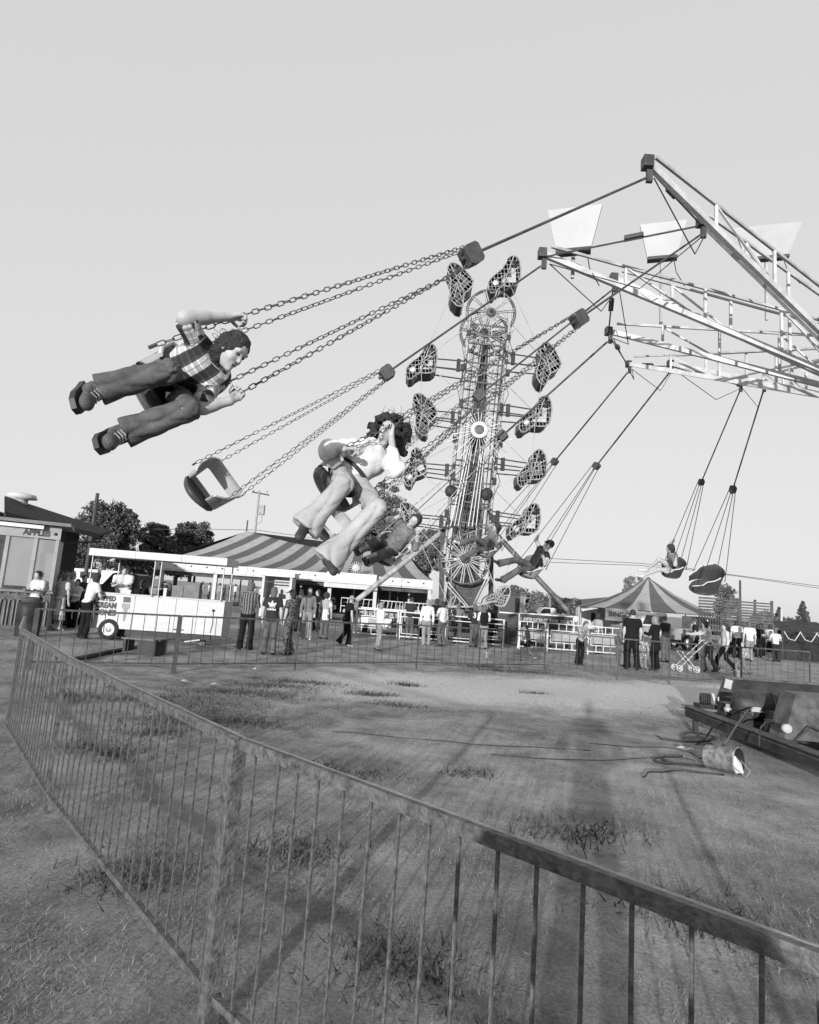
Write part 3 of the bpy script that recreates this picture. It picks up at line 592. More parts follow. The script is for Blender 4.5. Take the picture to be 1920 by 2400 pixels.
def swing(key, label, S, blk_px, hook, thin=None, m=SHELL, bs=.15, shell=True, link_=.046, hands=None, sc=1.0):
    S = Vector(S); blk = radial_hook(S, *blk_px); hk = radial_hook(S, *hook) if len(hook) == 2 else blk+(blk-S).normalized()*hook[0]
    if hk.z > 7.2 or hk.z < 4: pass
    root = thing('chain_swing', label, 'swing', G3, S); r, f, u = seat_frame(S, blk); o = S
    W = seat_shell(root, S, r, f, u, m, sc); ud = (hk-blk).normalized(); rr = r-ud*r.dot(ud); rr.normalize(); ff = ud.cross(rr)
    Mx = Matrix((rr, ff, ud)).transposed(); b = MB(); h = bs*.5; pr = [(-h*.75, -h), (h*.75, -h), (h, -h*.55), (h, h*.7), (h*.7, h), (-h*.7, h), (-h, h*.7), (-h, -h*.55)]
    b.prism([blk-o+Mx @ Vector((x, -.055, z)) for x, z in pr], Mx @ Vector((0, .11, 0))); fixn(b.build('spreader_block', BLOCK, root))
    rod = MB(); rod.tube([blk-o+ud*h*.9, hk-o-ud*.02], .013 if not thin else .016, 6); rod.build('hanger_rod', STEELD, root)
    st_ = MB(); st_.tube([blk-o-ud*h, blk-o-ud*(h+.04)], .02, 6); st_.build('stud', STEELD, root)
    for k, (x, y, z) in enumerate(((.245, .19, .12), (-.245, .19, .12), (.22, -.20, .30), (-.22 if key != 'man' else -.10, -.20, .30))):
        a = W(x, y, z)+o; e = blk+Mx @ Vector((h*.85*(1 if x > 0 else -1), .05*(1 if y > 0 else -1), -h*.95)); P = [a, e]
        if hands and k in hands: P = [a, Vector(hands[k]), e]
        chain('chain', P, root, link_, .0038, CHAIN, thin)
        st2 = MB(); st2.tube([a-o+u*.0, a-o-u*.05], .012, 5); st2.build('shackle', STEELD, root)
    SW[key] = (S, r, f, u, blk, hk); return root
z1 = lambda x, y, Y: at(40+x/2.782, 570+y/2.782, Y)
manJ = dict(pelvis=z1(985, 920, 3.5), hipR=z1(950, 860, 3.44), hipL=z1(1035, 990, 3.52), knR=z1(985, 835, 3.06), anR=z1(535, 955, 2.98), toR=z1(490, 1050, 2.82),
    knL=z1(1115, 1085, 3.12), anL=z1(700, 1235, 3.05), toL=z1(640, 1290, 2.89), neck=z1(1270, 775, 3.36), head=z1(1400, 700, 3.30), hup=cr*.68+cu*.73, hfwd=cr*.70-cu*.62-cf*.35,
    shR=z1(1180, 655, 3.28), shL=z1(1275, 885, 3.44), elR=z1(1095, 490, 3.13), haR=z1(1375, 480, 3.30), elL=z1(1205, 1070, 3.36), haL=z1(1385, 1030, 3.42))
handR = z1(1445, 478, 3.33); handL = z1(1435, 990, 3.47)
manS = manJ['pelvis']-(Vector((1.0, .5, .9)).normalized())*.13+cr*.05
swing('man', 'swing seat carrying the man in the plaid shirt, nearest to the camera', manS, (1104, 598), (2.6,), hands={0: handR, 1: handL}, bs=.16, sc=.88)
swing('empty', 'empty grey swing seat flying below the man in plaid', at(476, 1152, 6.5), (907, 874), (1270, 622), bs=.155, link_=.055, sc=1.03)
gA = lambda x, y, Y: at(700+x/5.75, 930+y/5.75, Y)
gB = lambda x, y, Y: at(600+x/4.3125, 1080+y/4.3125, Y)
girlJ = dict(pelvis=at(812, 1122, 5.02), hipR=at(795, 1108, 4.95), hipL=at(842, 1142, 5.0), knR=at(806, 1135, 4.58), anR=at(724, 1226, 4.50), toR=at(702, 1262, 4.32), knL=at(884, 1192, 4.62), anL=at(776, 1305, 4.52), toL=at(794, 1345, 4.34),
    neck=at(884, 1058, 5.12), head=at(911, 1010, 5.12), hup=cr*.42+cu*.88+cf*.1, hfwd=-cr*.42-cf*.85-cu*.12, shR=at(848, 1046, 4.98), shL=at(910, 1078, 5.2), elR=at(772, 1056, 4.86), haR=at(806, 1052, 4.68), elL=at(925, 1098, 4.96), haL=at(917, 1020, 4.86))
ghR = at(823, 1052, 4.72); ghL = at(918, 1000, 4.86)
girlS = girlJ['pelvis']-Vector((.68, .29, .68)).normalized()*.12
swing('girl', 'swing seat carrying the curly haired girl in white blouse', girlS, (1357, 747), (2.3,), bs=.155, hands={0: ghL}, link_=.046)
swing('hidden', 'empty swing seat glimpsed behind the girl\'s legs', at(765, 1243, 8.0), (1123, 927), (1438, 677), bs=.15, link_=.06)
swing('denim', 'swing seat carrying the denim jacket rider behind the girl', at(900, 1300, 10), (1178, 1021), (1426, 799), thin=.008, bs=.15)
swing('hidden2', 'empty swing seat half hidden behind the girl\'s head and the tree', at(1010, 1215, 12.5), (1023, 989), (1294, 779), thin=.009, bs=.15) if False else None
swing('pale', 'swing seat carrying the pale shirted rider before the lower wheel', at(1140, 1290, 15), (1300, 1082), (1473, 871), thin=.008, bs=.14)
swing('cap', 'swing seat carrying the rider in the dark cap', at(1240, 1338, 14), (1398, 1092), (1571, 871), thin=.008, bs=.13)
swing('right', 'swing seat carrying the lone rider high over the peaked tent', at(1578, 1340, 16), (1644, 1130), (1735, 915), thin=.009, bs=.13, m=SHELLD)
swing('rempty', 'dark empty swing seat above the slatted stock trailer', at(1655, 1372, 15), (1718, 1147), (1790, 915), thin=.009, bs=.15, m=SHELLD, sc=1.35)
# --- ride structure: mast, radial arms, crown boards
ride = thing('swing_ride', 'tall white steel swing ride with radial truss arms, top right', 'carnival ride', None, RC)
def rl(p): return Vector(p)-RC
hub = RC+Vector((0, 0, 6.9))
MB().lathe((0, 0, 0), (0, 0, 1), [(.01, 0), (.55, 0), (.5, .5), (.34, .6), (.3, 4.6), (.5, 4.7), (.58, 5.0), (.58, 6.0), (.3, 6.2), (.25, 8.6), (.01, 8.7)], 20).build('mast', STEELW, ride)
def arm(hk, hk2=None, zt=.55, zin=(5.0, 5.8)):
    """one radial arm: chords from the hub to the hook, verticals, diagonals and the drop hook"""
    d = Vector((hk.x-RC.x, hk.y-RC.y, 0)); Lr = d.length; d.normalize(); tip = rl(hk)+Vector((0, 0, .16))
    b0 = d*.55+Vector((0, 0, zin[0])); t0 = d*.55+Vector((0, 0, zin[1])); tip2 = tip+Vector((0, 0, .12))
    a_ = MB().bar(b0, tip, .05, .075, up=(0, 0, 1)).build('arm_chord', STEELW, ride)
    MB().bar(t0, tip2-d*.12, .028, .034, up=(0, 0, 1)).build('top_chord', STEELG, a_)
    n = 3
    for i in range(1, n+1):
        t = i/(n+1); p = b0.lerp(tip, t); q = t0.lerp(tip2, t)
        MB().bar(p, q, .032).build('strut', STEELW, a_)
        if i % 2: MB().bar(b0.lerp(tip, (i-1)/(n+1)), q, .022).build('brace', STEELW, a_)
    h_ = MB(); h_.bar(tip-d*.03, tip-d*.03-Vector((0, 0, .2)), .035, .06); h_.box(tip, (.05, .05, .06)); h_.build('drop_hook', STEELD, a_)
    return d, tip
hooks = [(k, SW[k][5]) for k in SW]
arms = [(k, *arm(h)) for k, h in hooks]
extra = []
for k in range(4):                    # arms on the far and right side, out of the frame but part of the wheel
    a = R(20-40*k); h = RC+Vector((math.cos(a)*4.6, math.sin(a)*4.6, 6.1)); extra.append(arm(h))
order = sorted(arms, key=lambda q: math.atan2(q[1].x, q[1].y))
for (k1, d1, t1), (k2, d2, t2) in zip(order[:-1], order[1:]):
    if (t1-t2).length < 5.5:
        MB().tube([t1-Vector((0, 0, .05)), t2-Vector((0, 0, .05))], .012, 5).build('ring_cable', STEELD, ride)
        MB().tube([t1*.98, t1.lerp(t2, .5)*.93-Vector((0, 0, .16)), t2*.98], .007, 5).build('light_cable', STRAP, ride)
        c = t1.lerp(t2, .35); lb = MB(); lb.bar(c-Vector((.0, 0, .02)), c+(t2-t1).normalized()*.22-Vector((0, 0, .02)), .07, .05); lb.build('lamp_tube', BLOCK, ride)
BOARD = mat('crown_board_white', .3, .45, .08, 2); OVAL = mat('crown_oval_grey', .12, .5, .2, 5)
def board(px, py, Y, w_, pl=1.25):             # shield board on a post, standing on the arms
    c = at(px, py, Y); d = Vector((-.3, -.95, 0)).normalized(); t = Vector((-d.y, d.x, 0)); o = c-RC
    b = MB(); P = [t*-w_*.5, t*w_*.5, t*w_*.82+Vector((0, 0, .55))+d*.12, t*-w_*.82+Vector((0, 0, .55))+d*.12]
    b.prism([o+p for p in P], -d*.05); bo = fixn(b.build('crown_board', BOARD, ride))
    MB().bar(o-t*w_*.52+d*.03-Vector((0, 0, .02)), o+t*w_*.52+d*.03-Vector((0, 0, .02)), .12, .05, up=(0, 0, 1)).build('board_lamp_trough', BLOCK, bo)
    MB().bar(o-d*.03, o-d*.03-Vector((0, 0, pl)), .04).build('board_post', STEELG, bo)
    MB().tube([o+t*w_*.4, o+t*w_*.5-Vector((0, 0, .25)), o+t*w_*.8-Vector((0, 0, .5))], .007, 5).build('board_cable', STRAP, bo)
for px, py, Y, w_ in ((1552, 606, 8.9, .42), (1344, 590, 7.3, .42), (1797, 606, 9.6, .62), (1660, 250, 5.6, .6), (1210, 330, 6.2, .5)): 
    if py > 400: board(px, py, Y, w_, .35 if px < 1400 else 1.1)
# ------------------------------------------------------------------ tower ride with tumbling cars
ZY = 28.0
ZL = mat('tower_light_paint', .15, .5, .3, 3, .1, 40, v2=.36); ZM = mat('tower_mid_paint', .04, .5, .3, 3, .1, 40, v2=.13); ZD = mat('tower_dark', .01, .55, .4, 3, .1, 40, v2=.035); ZW = mat('tower_white', .48, .45, .12, 3)
CARD = mat('car_dark_shell', .012, .4, .4, 6, v2=.04); MESHM = mat('car_mesh_grey', .30, .5, .3, 30, v2=.5); PAD = mat('car_pad_pale', .36, .6, .2, 6); DARKPANEL = mat('dark_panel_streaked', .02, .6, .3, 3, .1, 30, v2=.08, streak=(1, 1, 5))
zb = gnd(1090, 1505); zb = Vector((at(1095, 1400, ZY).x, ZY, 0))
zip_ = thing('tower_ride', 'tall tower ride with spoked wheels and tumbling cage cars, centre', 'carnival ride', None, zb)
def zp(px, py, dy=0.0): return at(px, py, ZY+dy)-zb
M1 = FPX/ZY
wt, wl, wh = zp(1147, 745), zp(1088, 1311), zp(1118, 1020)
def zbar(name, a, b, w_, m, p=None, h=None): return MB().bar(a, b, w_, h).build(name, m, p or zip_)
def wheel(c, r_, dy, n, name, m=ZL):
    c = c+Vector((0, dy, 0)); rim = MB().ring(c, (0, 1, 0), r_, .045, 40, 6).build(name, ZM, zip_)
    MB().ring(c, (0, 1, 0), r_*.93, .025, 40, 5).build('inner_rim', ZD, rim)
    MB().lathe(c+Vector((0, -.14, 0)), (0, 1, 0), [(.01, 0), (.2, 0), (.22, .05), (.22, .24), (.01, .26)], 16).build('wheel_hub', ZM, rim)
    MB().lathe(c+Vector((0, -.19, 0)), (0, 1, 0), [(.01, 0), (.08, 0), (.09, .06)], 12).build('hub_cap', ZD, rim)
    for i in range(n):
        a = 2*math.pi*(i+.3)/n; d = Vector((math.cos(a), 0, math.sin(a))); t = Vector((-d.z, 0, d.x))
        s_ = MB()
        for q in (-1, 1): s_.bar(c+d*.2+t*.035*q, c+d*(r_-.03)+t*.06*q, .045, .06, up=(0, 1, 0))
        s_.build('spoke', m, rim)
wheel(wt, 1.18, -.55, 11, 'wheel'); wheel(wt+Vector((-.15, 0, -.55)), 1.2, .55, 11, 'wheel', ZM); wheel(wl, 1.13, -.55, 14, 'wheel'); wheel(wl+Vector((0, 0, -.12)), 1.15, .55, 11, 'wheel', ZD)
bd_ = (wl-wt).normalized(); bs_ = Vector((bd_.z, 0, -bd_.x)); bs_ = -bs_ if bs_.x < 0 else bs_
L_ = (wl-wt).length
for dy in (-.55, .55):                 # boom rails and rungs
    for sg in (-1, 1):
        rl_ = zbar('boom_rail', wt+bs_*.95*sg+Vector((0, dy, 0))+bd_*.2, wl+bs_*.95*sg+Vector((0, dy, 0))-bd_*.1, .12, ZL)
    for i in range(12):
        a = wt+bd_*(L_*(i+.7)/12.4)
        if abs((a-wh).length) < .6: continue
        zbar('rung', a-bs_*.95+Vector((0, dy, 0)), a+bs_*.95+Vector((0, dy, 0)), .07, ZM)
        zbar('lattice', a+bs_*.95+Vector((0, dy, 0)), a+bd_*L_/12.4-bs_*.95+Vector((0, dy, 0)), .03, ZM if i % 2 else ZL)
        if i % 2 == 0: zbar('lattice', a-bs_*.95+Vector((0, dy, 0)), a+bd_*L_/12.4+bs_*.95+Vector((0, dy, 0)), .035, ZM)
for sg in (-1, 1):
    for i in range(7):
        a = wt+bd_*(L_*(i+.9)/7.4)+bs_*.95*sg; zbar('cross_tie', a+Vector((0, -.55, 0)), a+Vector((0, .55, 0)), .05, ZM)
# mast behind the boom
mast = MB(); top = wt+bd_*1.0; P0 = [(-.2, -.2), (.2, -.2), (.2, .2), (-.2, .2)]; base_ = Vector((zp(1085, 1400).x, 0, 0))
rings = []
for t, k in ((0, .8), (.33, 1.0), (.62, 1.6), (1, 2.2)):
    c = top.lerp(Vector((base_.x, 0, .9)), t); rings.append([c+Vector((x*k*1.7, .95+y*k*1.2, 0)) for x, y in P0])
mast.add([p for g in rings for p in g], [(i*4+j, i*4+(j+1) % 4, (i+1)*4+(j+1) % 4, (i+1)*4+j) for i in range(3) for j in range(4)]+[(3, 2, 1, 0)]); mast.build('mast', DARKPANEL, zip_)
for sg in (-1, 1):
    zbar('mast_tube', top+Vector((sg*.16, .5, 0)), Vector((base_.x+sg*.75, .5, 3.2)), .06, ZL); zbar('mast_tube', top+Vector((sg*.05, .45, .4)), Vector((base_.x+sg*.3, .45, 3.0)), .05, ZM)
    for q in (0, 1, 2): zbar('light_strip', zp(1118, 1045, -.75)+Vector((sg*(.2+.09*q), 0, 0)), zp(1086+sg*(12+9*q), 1233, -.75), .035, ZW)
# sunburst hub
hb = MB().lathe(wh+Vector((0, -.95, 0)), (0, 1, 0), [(.01, 0), (.24, 0), (.26, .02)], 28).build('sunburst_disc', ZM, zip_)
MB().lathe(wh+Vector((0, -.97, 0)), (0, 1, 0), [(.23, 0), (.39, .0), (.41, .05), (.3, .1)], 28).build('sunburst_ring', ZW, hb)
for i in range(30):
    a = 2*math.pi*i/30; d = Vector((math.cos(a), 0, math.sin(a))); zbar('ray_tube', wh+d*.42+Vector((0, -.85, 0)), wh+d*((.85 if i % 2 else 1.05) if d.z > -.2 else 1.6)+Vector((0, -.80, 0)), .028, ZW if i % 3 else ZL, hb)
zbar('hub_axle', wh+Vector((0, -.9, 0)), wh+Vector((0, 1.3, 0)), .4, ZD)
for px, py in ((1058, 1150), (1142, 1157)): MB().lathe(zp(px, py, -.7), (0, 1, 0), [(.01, 0), (.26, 0), (.28, .05), (.28, .3), (.01, .34)], 18).build('drive_motor', ZD, zip_)
# cars
OUT = [(190, 1100), (195, 1045), (222, 1005), (260, 975), (300, 945), (330, 905), (345, 870), (368, 850), (395, 843), (422, 856), (438, 895), (440, 950), (432, 1010), (415, 1060), (385, 1082), (345, 1085), (300, 1078), (262, 1100), (235, 1125), (208, 1130)]
def car(topp, botp, mir=False, pale=0.0, open_=False, dy=0.0, arm_=True):
    a = zp(*topp, dy); b = zp(*botp, dy); c = (a+b)/2; ln = (a-b).length
    e0 = Vector((200/3.45, 0, 270/3.45)); e0 = Vector((215, 0, 285)).normalized(); la = 357/3.45/M1; k = ln/la*1.04
    ev = (a-b).normalized(); ang = math.atan2(ev.z, ev.x)-(math.atan2(e0.z, e0.x) if not mir else math.pi-math.atan2(e0.z, e0.x))
    def T(x, z, y):
        X, Z = (x-315)/3.45/M1*k, -(z-985)/3.45/M1*k
        if mir: X = -X
        return c+Vector((X*math.cos(ang)-Z*math.sin(ang), y, X*math.sin(ang)+Z*math.cos(ang)))
    n = len(OUT); W2 = .52; sh = MB(); vs = []
    for y, q in ((-W2, 1.0), (W2, 1.0), (W2, .93), (-W2, .93)):
        vs += [T(315+(x-315)*q, 985+(z-985)*q, y) for x, z in OUT]
    fs = []
    for i in range(n):
        j = (i+1) % n
        if open_ and not (10 <= i <= 18): continue
        for r0 in range(4): r1 = (r0+1) % 4; fs.append((r0*n+i, r0*n+j, r1*n+j, r1*n+i))
    sh.add(vs, fs); co_ = fixn(sh.build('car_shell', CARD if not open_ else MESHM, zip_))
    for y in (-W2-.02, W2+.02): MB().tube([T(x, z, y) for x, z in OUT+OUT[:1]], .028, 5).build('cage_rim', ZL, co_)
    cg = MB()
    for i in range(9): x = 215+i*25; zz = [z for (xx, z) in OUT if abs(xx-x) < 45]; cg.bar(T(x, min(zz)+6, -W2), T(x+4, max(zz)-6, -W2), .012)
    for i in range(7): z = 880+i*33; xx = [x for (x, q) in OUT if abs(q-z) < 55]; cg.bar(T(min(xx)+6, z, -W2), T(max(xx)-6, z, -W2), .012)
    cg.build('wire_mesh', MESHM, co_)
    bk = MB(); bk.add([T(315+(x-315)*.92, 985+(z-985)*.92, W2-.06) for x, z in OUT], [tuple(range(n))]); bk.build('back_mesh', DARKPANEL if not open_ else MESHM, co_) if not open_ else None
    st_ = MB(); st_.prism([T(x, z, -.4) for x, z in ((300, 1040), (400, 1045), (412, 905), (380, 900), (370, 1000), (305, 1005))], Vector((0, .8, 0))); fixn(st_.build('seat', PAD if pale > .3 else ZM, co_))
    MB().lathe(T(245, 1050, -W2-.03), (0, 1, 0), [(.01, 0), (.13, 0), (.14, .05)], 16).build('decal_disc', ZW if pale > 0 else ZM, co_)
    MB().lathe(T(395, 905, -W2-.02), (0, 1, 0), [(.01, 0), (.17, 0), (.18, .04)], 16).build('decal_disc', CARD, co_)
    zbar('cage_bar', T(395, 850, -W2-.03), T(300, 1075, -W2-.03), .035, ZL, co_); zbar('cage_bar', T(440, 930, -W2-.03), T(215, 1050, -W2-.03), .03, ZL, co_)
    if arm_:                                # twin arms back to the boom rail
        t = (c-wt).dot(bd_)/L_; sg = 1 if (c-(wt+bd_*L_*t)).dot(bs_) > 0 else -1
        if 0 < t < 1:
            r0 = wt+bd_*L_*t+bs_*.95*sg
            for q in (-.24, .24):
                for dy2 in (-.55, .55): zbar('car_arm', r0+bd_*q+Vector((0, dy2, 0)), c+bd_*q*.8+Vector((0, dy2*.9, 0)), .05, ZD, co_)
            MB().box(r0+bs_*sg*.32+Vector((0, -.55, 0)), (.09, .06, .3)).build('arm_bracket', ZD, co_); MB().box(r0+Vector((0, -.58, 0)), (.07, .06, .34)).build('arm_bracket', ZD, co_)
    return c
C_ = [car((1058, 628), (1078, 728), False, arm_=False), car((1207, 614), (1149, 697), False, .5, arm_=False), car((1016, 817), (958, 896), pale=.5), car((1274, 811), (1270, 909)), car((977, 929), (997, 1026)), car((1280, 937), (1219, 1018), pale=.5),
      car((977, 1055), (959, 1143), pale=.5), car((1265, 1060), (1216, 1144)), car((945, 1180), (972, 1255), pale=.5), car((1255, 1185), (1196, 1262), pale=.6), car((1190, 1376), (1135, 1420), open_=True, arm_=False), car((1070, 1398), (1038, 1452), open_=True, arm_=False)]
TL_, TR_, L1, R1, L2, R2, L3, R3, L4, R4, BR, BL = C_
off = Vector((0, -.6, 0))
for ch_ in ((TL_, L1, L2, L3, L4, BL), (TR_, R1, R2, R3, R4, BR)):
    for a, b in zip(ch_[:-1], ch_[1:]):
        zbar('drive_cable', a+off, b+off, .022, ZL); m_ = (a+b)/2; inn = wt+bd_*((m_-wt).dot(bd_)); inn = m_+(inn-m_)*.62
        zbar('tie_rod', a+off, inn+off, .03, ZL); zbar('tie_rod', inn+off, b+off, .03, ZL)
MB().ring(wt+Vector((.0, -.6, .5)), (0, 1, 0), 1.75, .022, 20, 5, R(35), R(150), ex=(1, 0, 0)).build('cable_guard', ZL, zip_); MB().ring(wt+Vector((.0, .5, .5)), (0, 1, 0), 1.5, .022, 20, 5, R(35), R(150), ex=(1, 0, 0)).build('cable_guard', ZL, zip_)
for dx in (-.62, -.48, .52, .66): MB().tube([wt+Vector((dx*1.5, -.7, 0)), wl+Vector((dx*1.5, -.7, 0))], .009, 4).build('wire', ZM, zip_)
# base
tp = MB(); tp.prism([zp(1042, 1352, .3), zp(1150, 1358, .3), zp(1108, 1425, .3), zp(1090, 1425, .3)], Vector((0, .1, 0))); fixn(tp.build('wedge_panel', DARKPANEL, zip_))
for a, b in (((1042, 1367), (1091, 1420)), ((1050, 1364), (1097, 1420)), ((1141, 1352), (1110, 1416)), ((1148, 1352), (1116, 1416))): zbar('v_brace', zp(*a, -.8), zp(*b, -.8), .06, ZL)
zbar('side_column', zp(1038, 1240, .2), zp(1033, 1460, .2), .22, DARKPANEL); zbar('side_column', zp(1152, 1250, .3), zp(1150, 1460, .3), .2, ZD); zbar('side_edge', zp(1046, 1250, -.1), zp(1041, 1440, -.1), .07, ZL)
zbar('platform_tube', zp(1036, 1422, -1.2), zp(1102, 1422, -1.2), .07, ZL); zbar('platform_tube', zp(1102, 1422, -1.2), zp(1162, 1408, -1.2), .07, ZL)
fL = gnd(838, 1500); fL = at(838, 1408, 26.0)
st1 = MB(); st1.tube([zp(1062, 1226, .4), at(836, 1408, 27.5)-zb], .13, 10); st1.build('outrigger_strut', ZL, zip_)
st2 = MB(); st2.tube([zp(1150, 1238, .4), at(1332, 1432, 27.0)-zb], .12, 10); st2.build('outrigger_strut', ZM, zip_)
for p in (at(836, 1408, 27.5), at(1332, 1432, 27.0)): MB().bar(p-zb, Vector((p.x, p.y, 0))-zb, .12).build('outrigger_leg', ZM, zip_)
bx = MB(); bx.b2(-5.2, -1.6, .35, 4.3, 1.4, .95); bx.build('base_deck', DARKPANEL, zip_)
for x in (-4.6, -2.2, .4, 2.6): MB().b2(x, -1.3, 0, x+.25, -1.0, .36).build('jack', ZD, zip_)
# sign boards and white pipe barriers
SIGN = mat('sign_dark_board', .02, .6, .3, 2, .1, 20, v2=.06); LET = mat('letter_pale', .3, .6, .2, 8); WP = mat('pipe_white', .4, .45, .15, 6, v2=.55); GB = mat('sign_grey_board', .25, .6, .2, 3)
def signboard(label, a, b, body, name='ride_sign', sz=.3, frame_=True, h=.62):
    a, b = Vector(a), Vector(b); x = (b-a).normalized(); L = (b-a).length; root = thing(name, label, 'sign', None, a); nrm = x.cross(Vector((0, 0, 1)))
    MB().box(x*L/2+Vector((0, 0, -h/2)), (L/2, .02, h/2), Matrix((x, -nrm, Vector((0, 0, 1)))).transposed()).build('board', SIGN, root)
    if frame_:
        for p, q in ((Vector((0, 0, .02)), x*L+Vector((0, 0, .02))), (Vector((0, 0, .02)), Vector((0, 0, -a.z))), (x*L+Vector((0, 0, .02)), x*L+Vector((0, 0, -a.z)))): MB().bar(p+nrm*.03, q+nrm*.03, .05).build('frame_bar', WP, root)
    text('lettering', body, sz, M4(x*L/2+Vector((0, 0, -h*.42))+nrm*.024, x, Vector((0, 0, 1)), nrm), LET, root, .003, bold=.008)
    return root
signboard('dark board lettered 2 PERSONS PER SEAT behind white pipe gates', at(1217, 1438, 24.6), at(1344, 1447, 24.6), '2 PERSONS PER SEAT', sz=.235, h=.55)
signboard('dark board lettered PERSONS PER SEAT above left pipe gate', at(838, 1424, 25.2), at(962, 1434, 25.2), 'PERSONS PER SEAT', sz=.24, h=.5)
wd_ = thing('dark_screen', 'plain dark framed screen panel left of the lettered board', 'panel', None, at(1170, 1436, 24.7)); q0 = wd_.location.copy(); q1 = at(1215, 1440, 24.7)
MB().b2(0, -.02, -q0.z+.15, q1.x-q0.x-.03, .02, 0).build('board', DARKPANEL, wd_); MB().bar((0, -.03, .02), (q1.x-q0.x, -.03, .02), .05).build('frame_bar', WP, wd_)
G4 = 'white pipe barriers round the tower ride'
def gate(label, pl, pr_, Y0, Y1, brd=None, dec=1):
    a = gnd(*pl); b = gnd(*pr_); a = Vector((at(pl[0], pl[1], Y0).x, Y0, 0)); b = Vector((at(pr_[0], pr_[1], Y1).x, Y1, 0)); root = thing('pipe_barrier', label, 'barrier', G4, a); x = (b-a).normalized(); L = (b-a).length; P = lambda u, z: x*u+Vector((0, 0, z)); H = 1.08
    def fr(nm, u0, z0, u1, z1, r_=.028):
        MB().tube([P(u0, z0), P(u0, z1), P(u1, z1), P(u1, z0), P(u0, z0)], r_, 6).build(nm, WP, root)
    fr('outer_frame', 0, .12, L, H)
    for u in (0.03, L-.03): MB().tube([P(u, 0), P(u, H+.02)], .03, 6).build('foot_post', WP, root)
    if dec == 1:
        fr('inner_frame', L*.1, .36, L*.9, .82, .022)
        for u in (.3, .5, .7): MB().tube([P(L*u, .82), P(L*u, H)], .02, 6).build('stub', WP, root); MB().tube([P(L*(u-.05), .12), P(L*(u-.05), .36)], .02, 6).build('stub', WP, root)
        MB().tube([P(0, .6), P(L*.1, .6)], .02, 6).build('stub', WP, root); MB().tube([P(L*.9, .6), P(L, .6)], .02, 6).build('stub', WP, root)
    else:
        fr('inner_frame', L*.05, .24, L*.42, .9, .022); fr('inner_frame', L*.5, .3, L*.95, .7, .022); fr('inner_frame', L*.58, .4, L*.88, .6, .02)
        MB().tube([P(L*.42, .55), P(L*.5, .55)], .02, 6).build('stub', WP, root); MB().tube([P(0, .9), P(L, .9)], .02, 6).build('rail', WP, root)
    if brd:
        MB().box(P(L*.5, .6), (L*.36, .012, .17), Matrix((x, Vector((-x.y, x.x, 0)), Vector((0, 0, 1)))).transposed()).build('board', WP if brd == 2 else GB, root)
        if brd == 2: MB().box(P(L*.5, .6)+Vector((0, -.02, 0)), (L*.13, .012, .14), Matrix((x, Vector((-x.y, x.x, 0)), Vector((0, 0, 1)))).transposed()).build('board_patch', GB, root)
gate('white pipe barrier with white board, left of the group in white', (818, 1490), (931, 1497), 24.9, 24.6, 2)
gate('white pipe barrier behind the group in white tops', (934, 1497), (1043, 1506), 24.6, 24.3, None, 2)
gate('white pipe barrier behind the number jersey group', (1046, 1508), (1180, 1517), 24.2, 23.9, None, 2)
gate('white pipe barrier below the lettered board, behind the running child', (1215, 1518), (1278, 1522), 24.0, 23.9, 1)
gate('white pipe barrier with grey board below the PER SEAT letters', (1281, 1522), (1372, 1528), 23.9, 23.9, 1)
gate('white pipe barrier left of the dark couple', (1376, 1530), (1460, 1537), 23.9, 23.9, 1)

for sg in (-1, 1):                      # bulbs, inner stringers, junction boxes and hanging wires on the boom
    for k_ in (.38, .62): zbar('stringer', wt+bs_*k_*sg+Vector((0, -.5, 0))+bd_*1.0, wl+bs_*k_*sg+Vector((0, -.5, 0))-bd_*1.0, .045, ZL if k_ < .5 else ZD)
    for i in range(26): MB().lathe(wt+bs_*.95*sg+bd_*(.5+i*(L_-1)/25)+Vector((0, -.61, 0)), (0, -1, 0), [(.045, 0), (.05, .04), (.001, .08)], 6).build('bulb', ZW, zip_)
    for i in range(6): MB().box(wt+bs_*(.95+.12*(i % 2))*sg+bd_*(1.2+i*1.75)+Vector((0, -.66, 0)), (.09, .06, .13+.03*(i % 3))).build('junction_box', ZD, zip_)
    for i in range(5): a = wt+bs_*.9*sg+bd_*(1.0+i*2.1); MB().tube([a+Vector((0, -.6, 0)), a+bs_*.3*sg+bd_*.9+Vector((0, -.7, 0)), a+bd_*1.9+Vector((0, -.6, 0))], .014, 4).build('loose_wire', ZD, zip_)
for i in range(9): zbar('guy_wire', wt+bs_*(-1.1+.28*i)+bd_*.8+Vector((0, -.62, 0)), wl+bs_*(1.0-.25*i)-bd_*.6+Vector((0, -.62, 0)), .014, ZM)
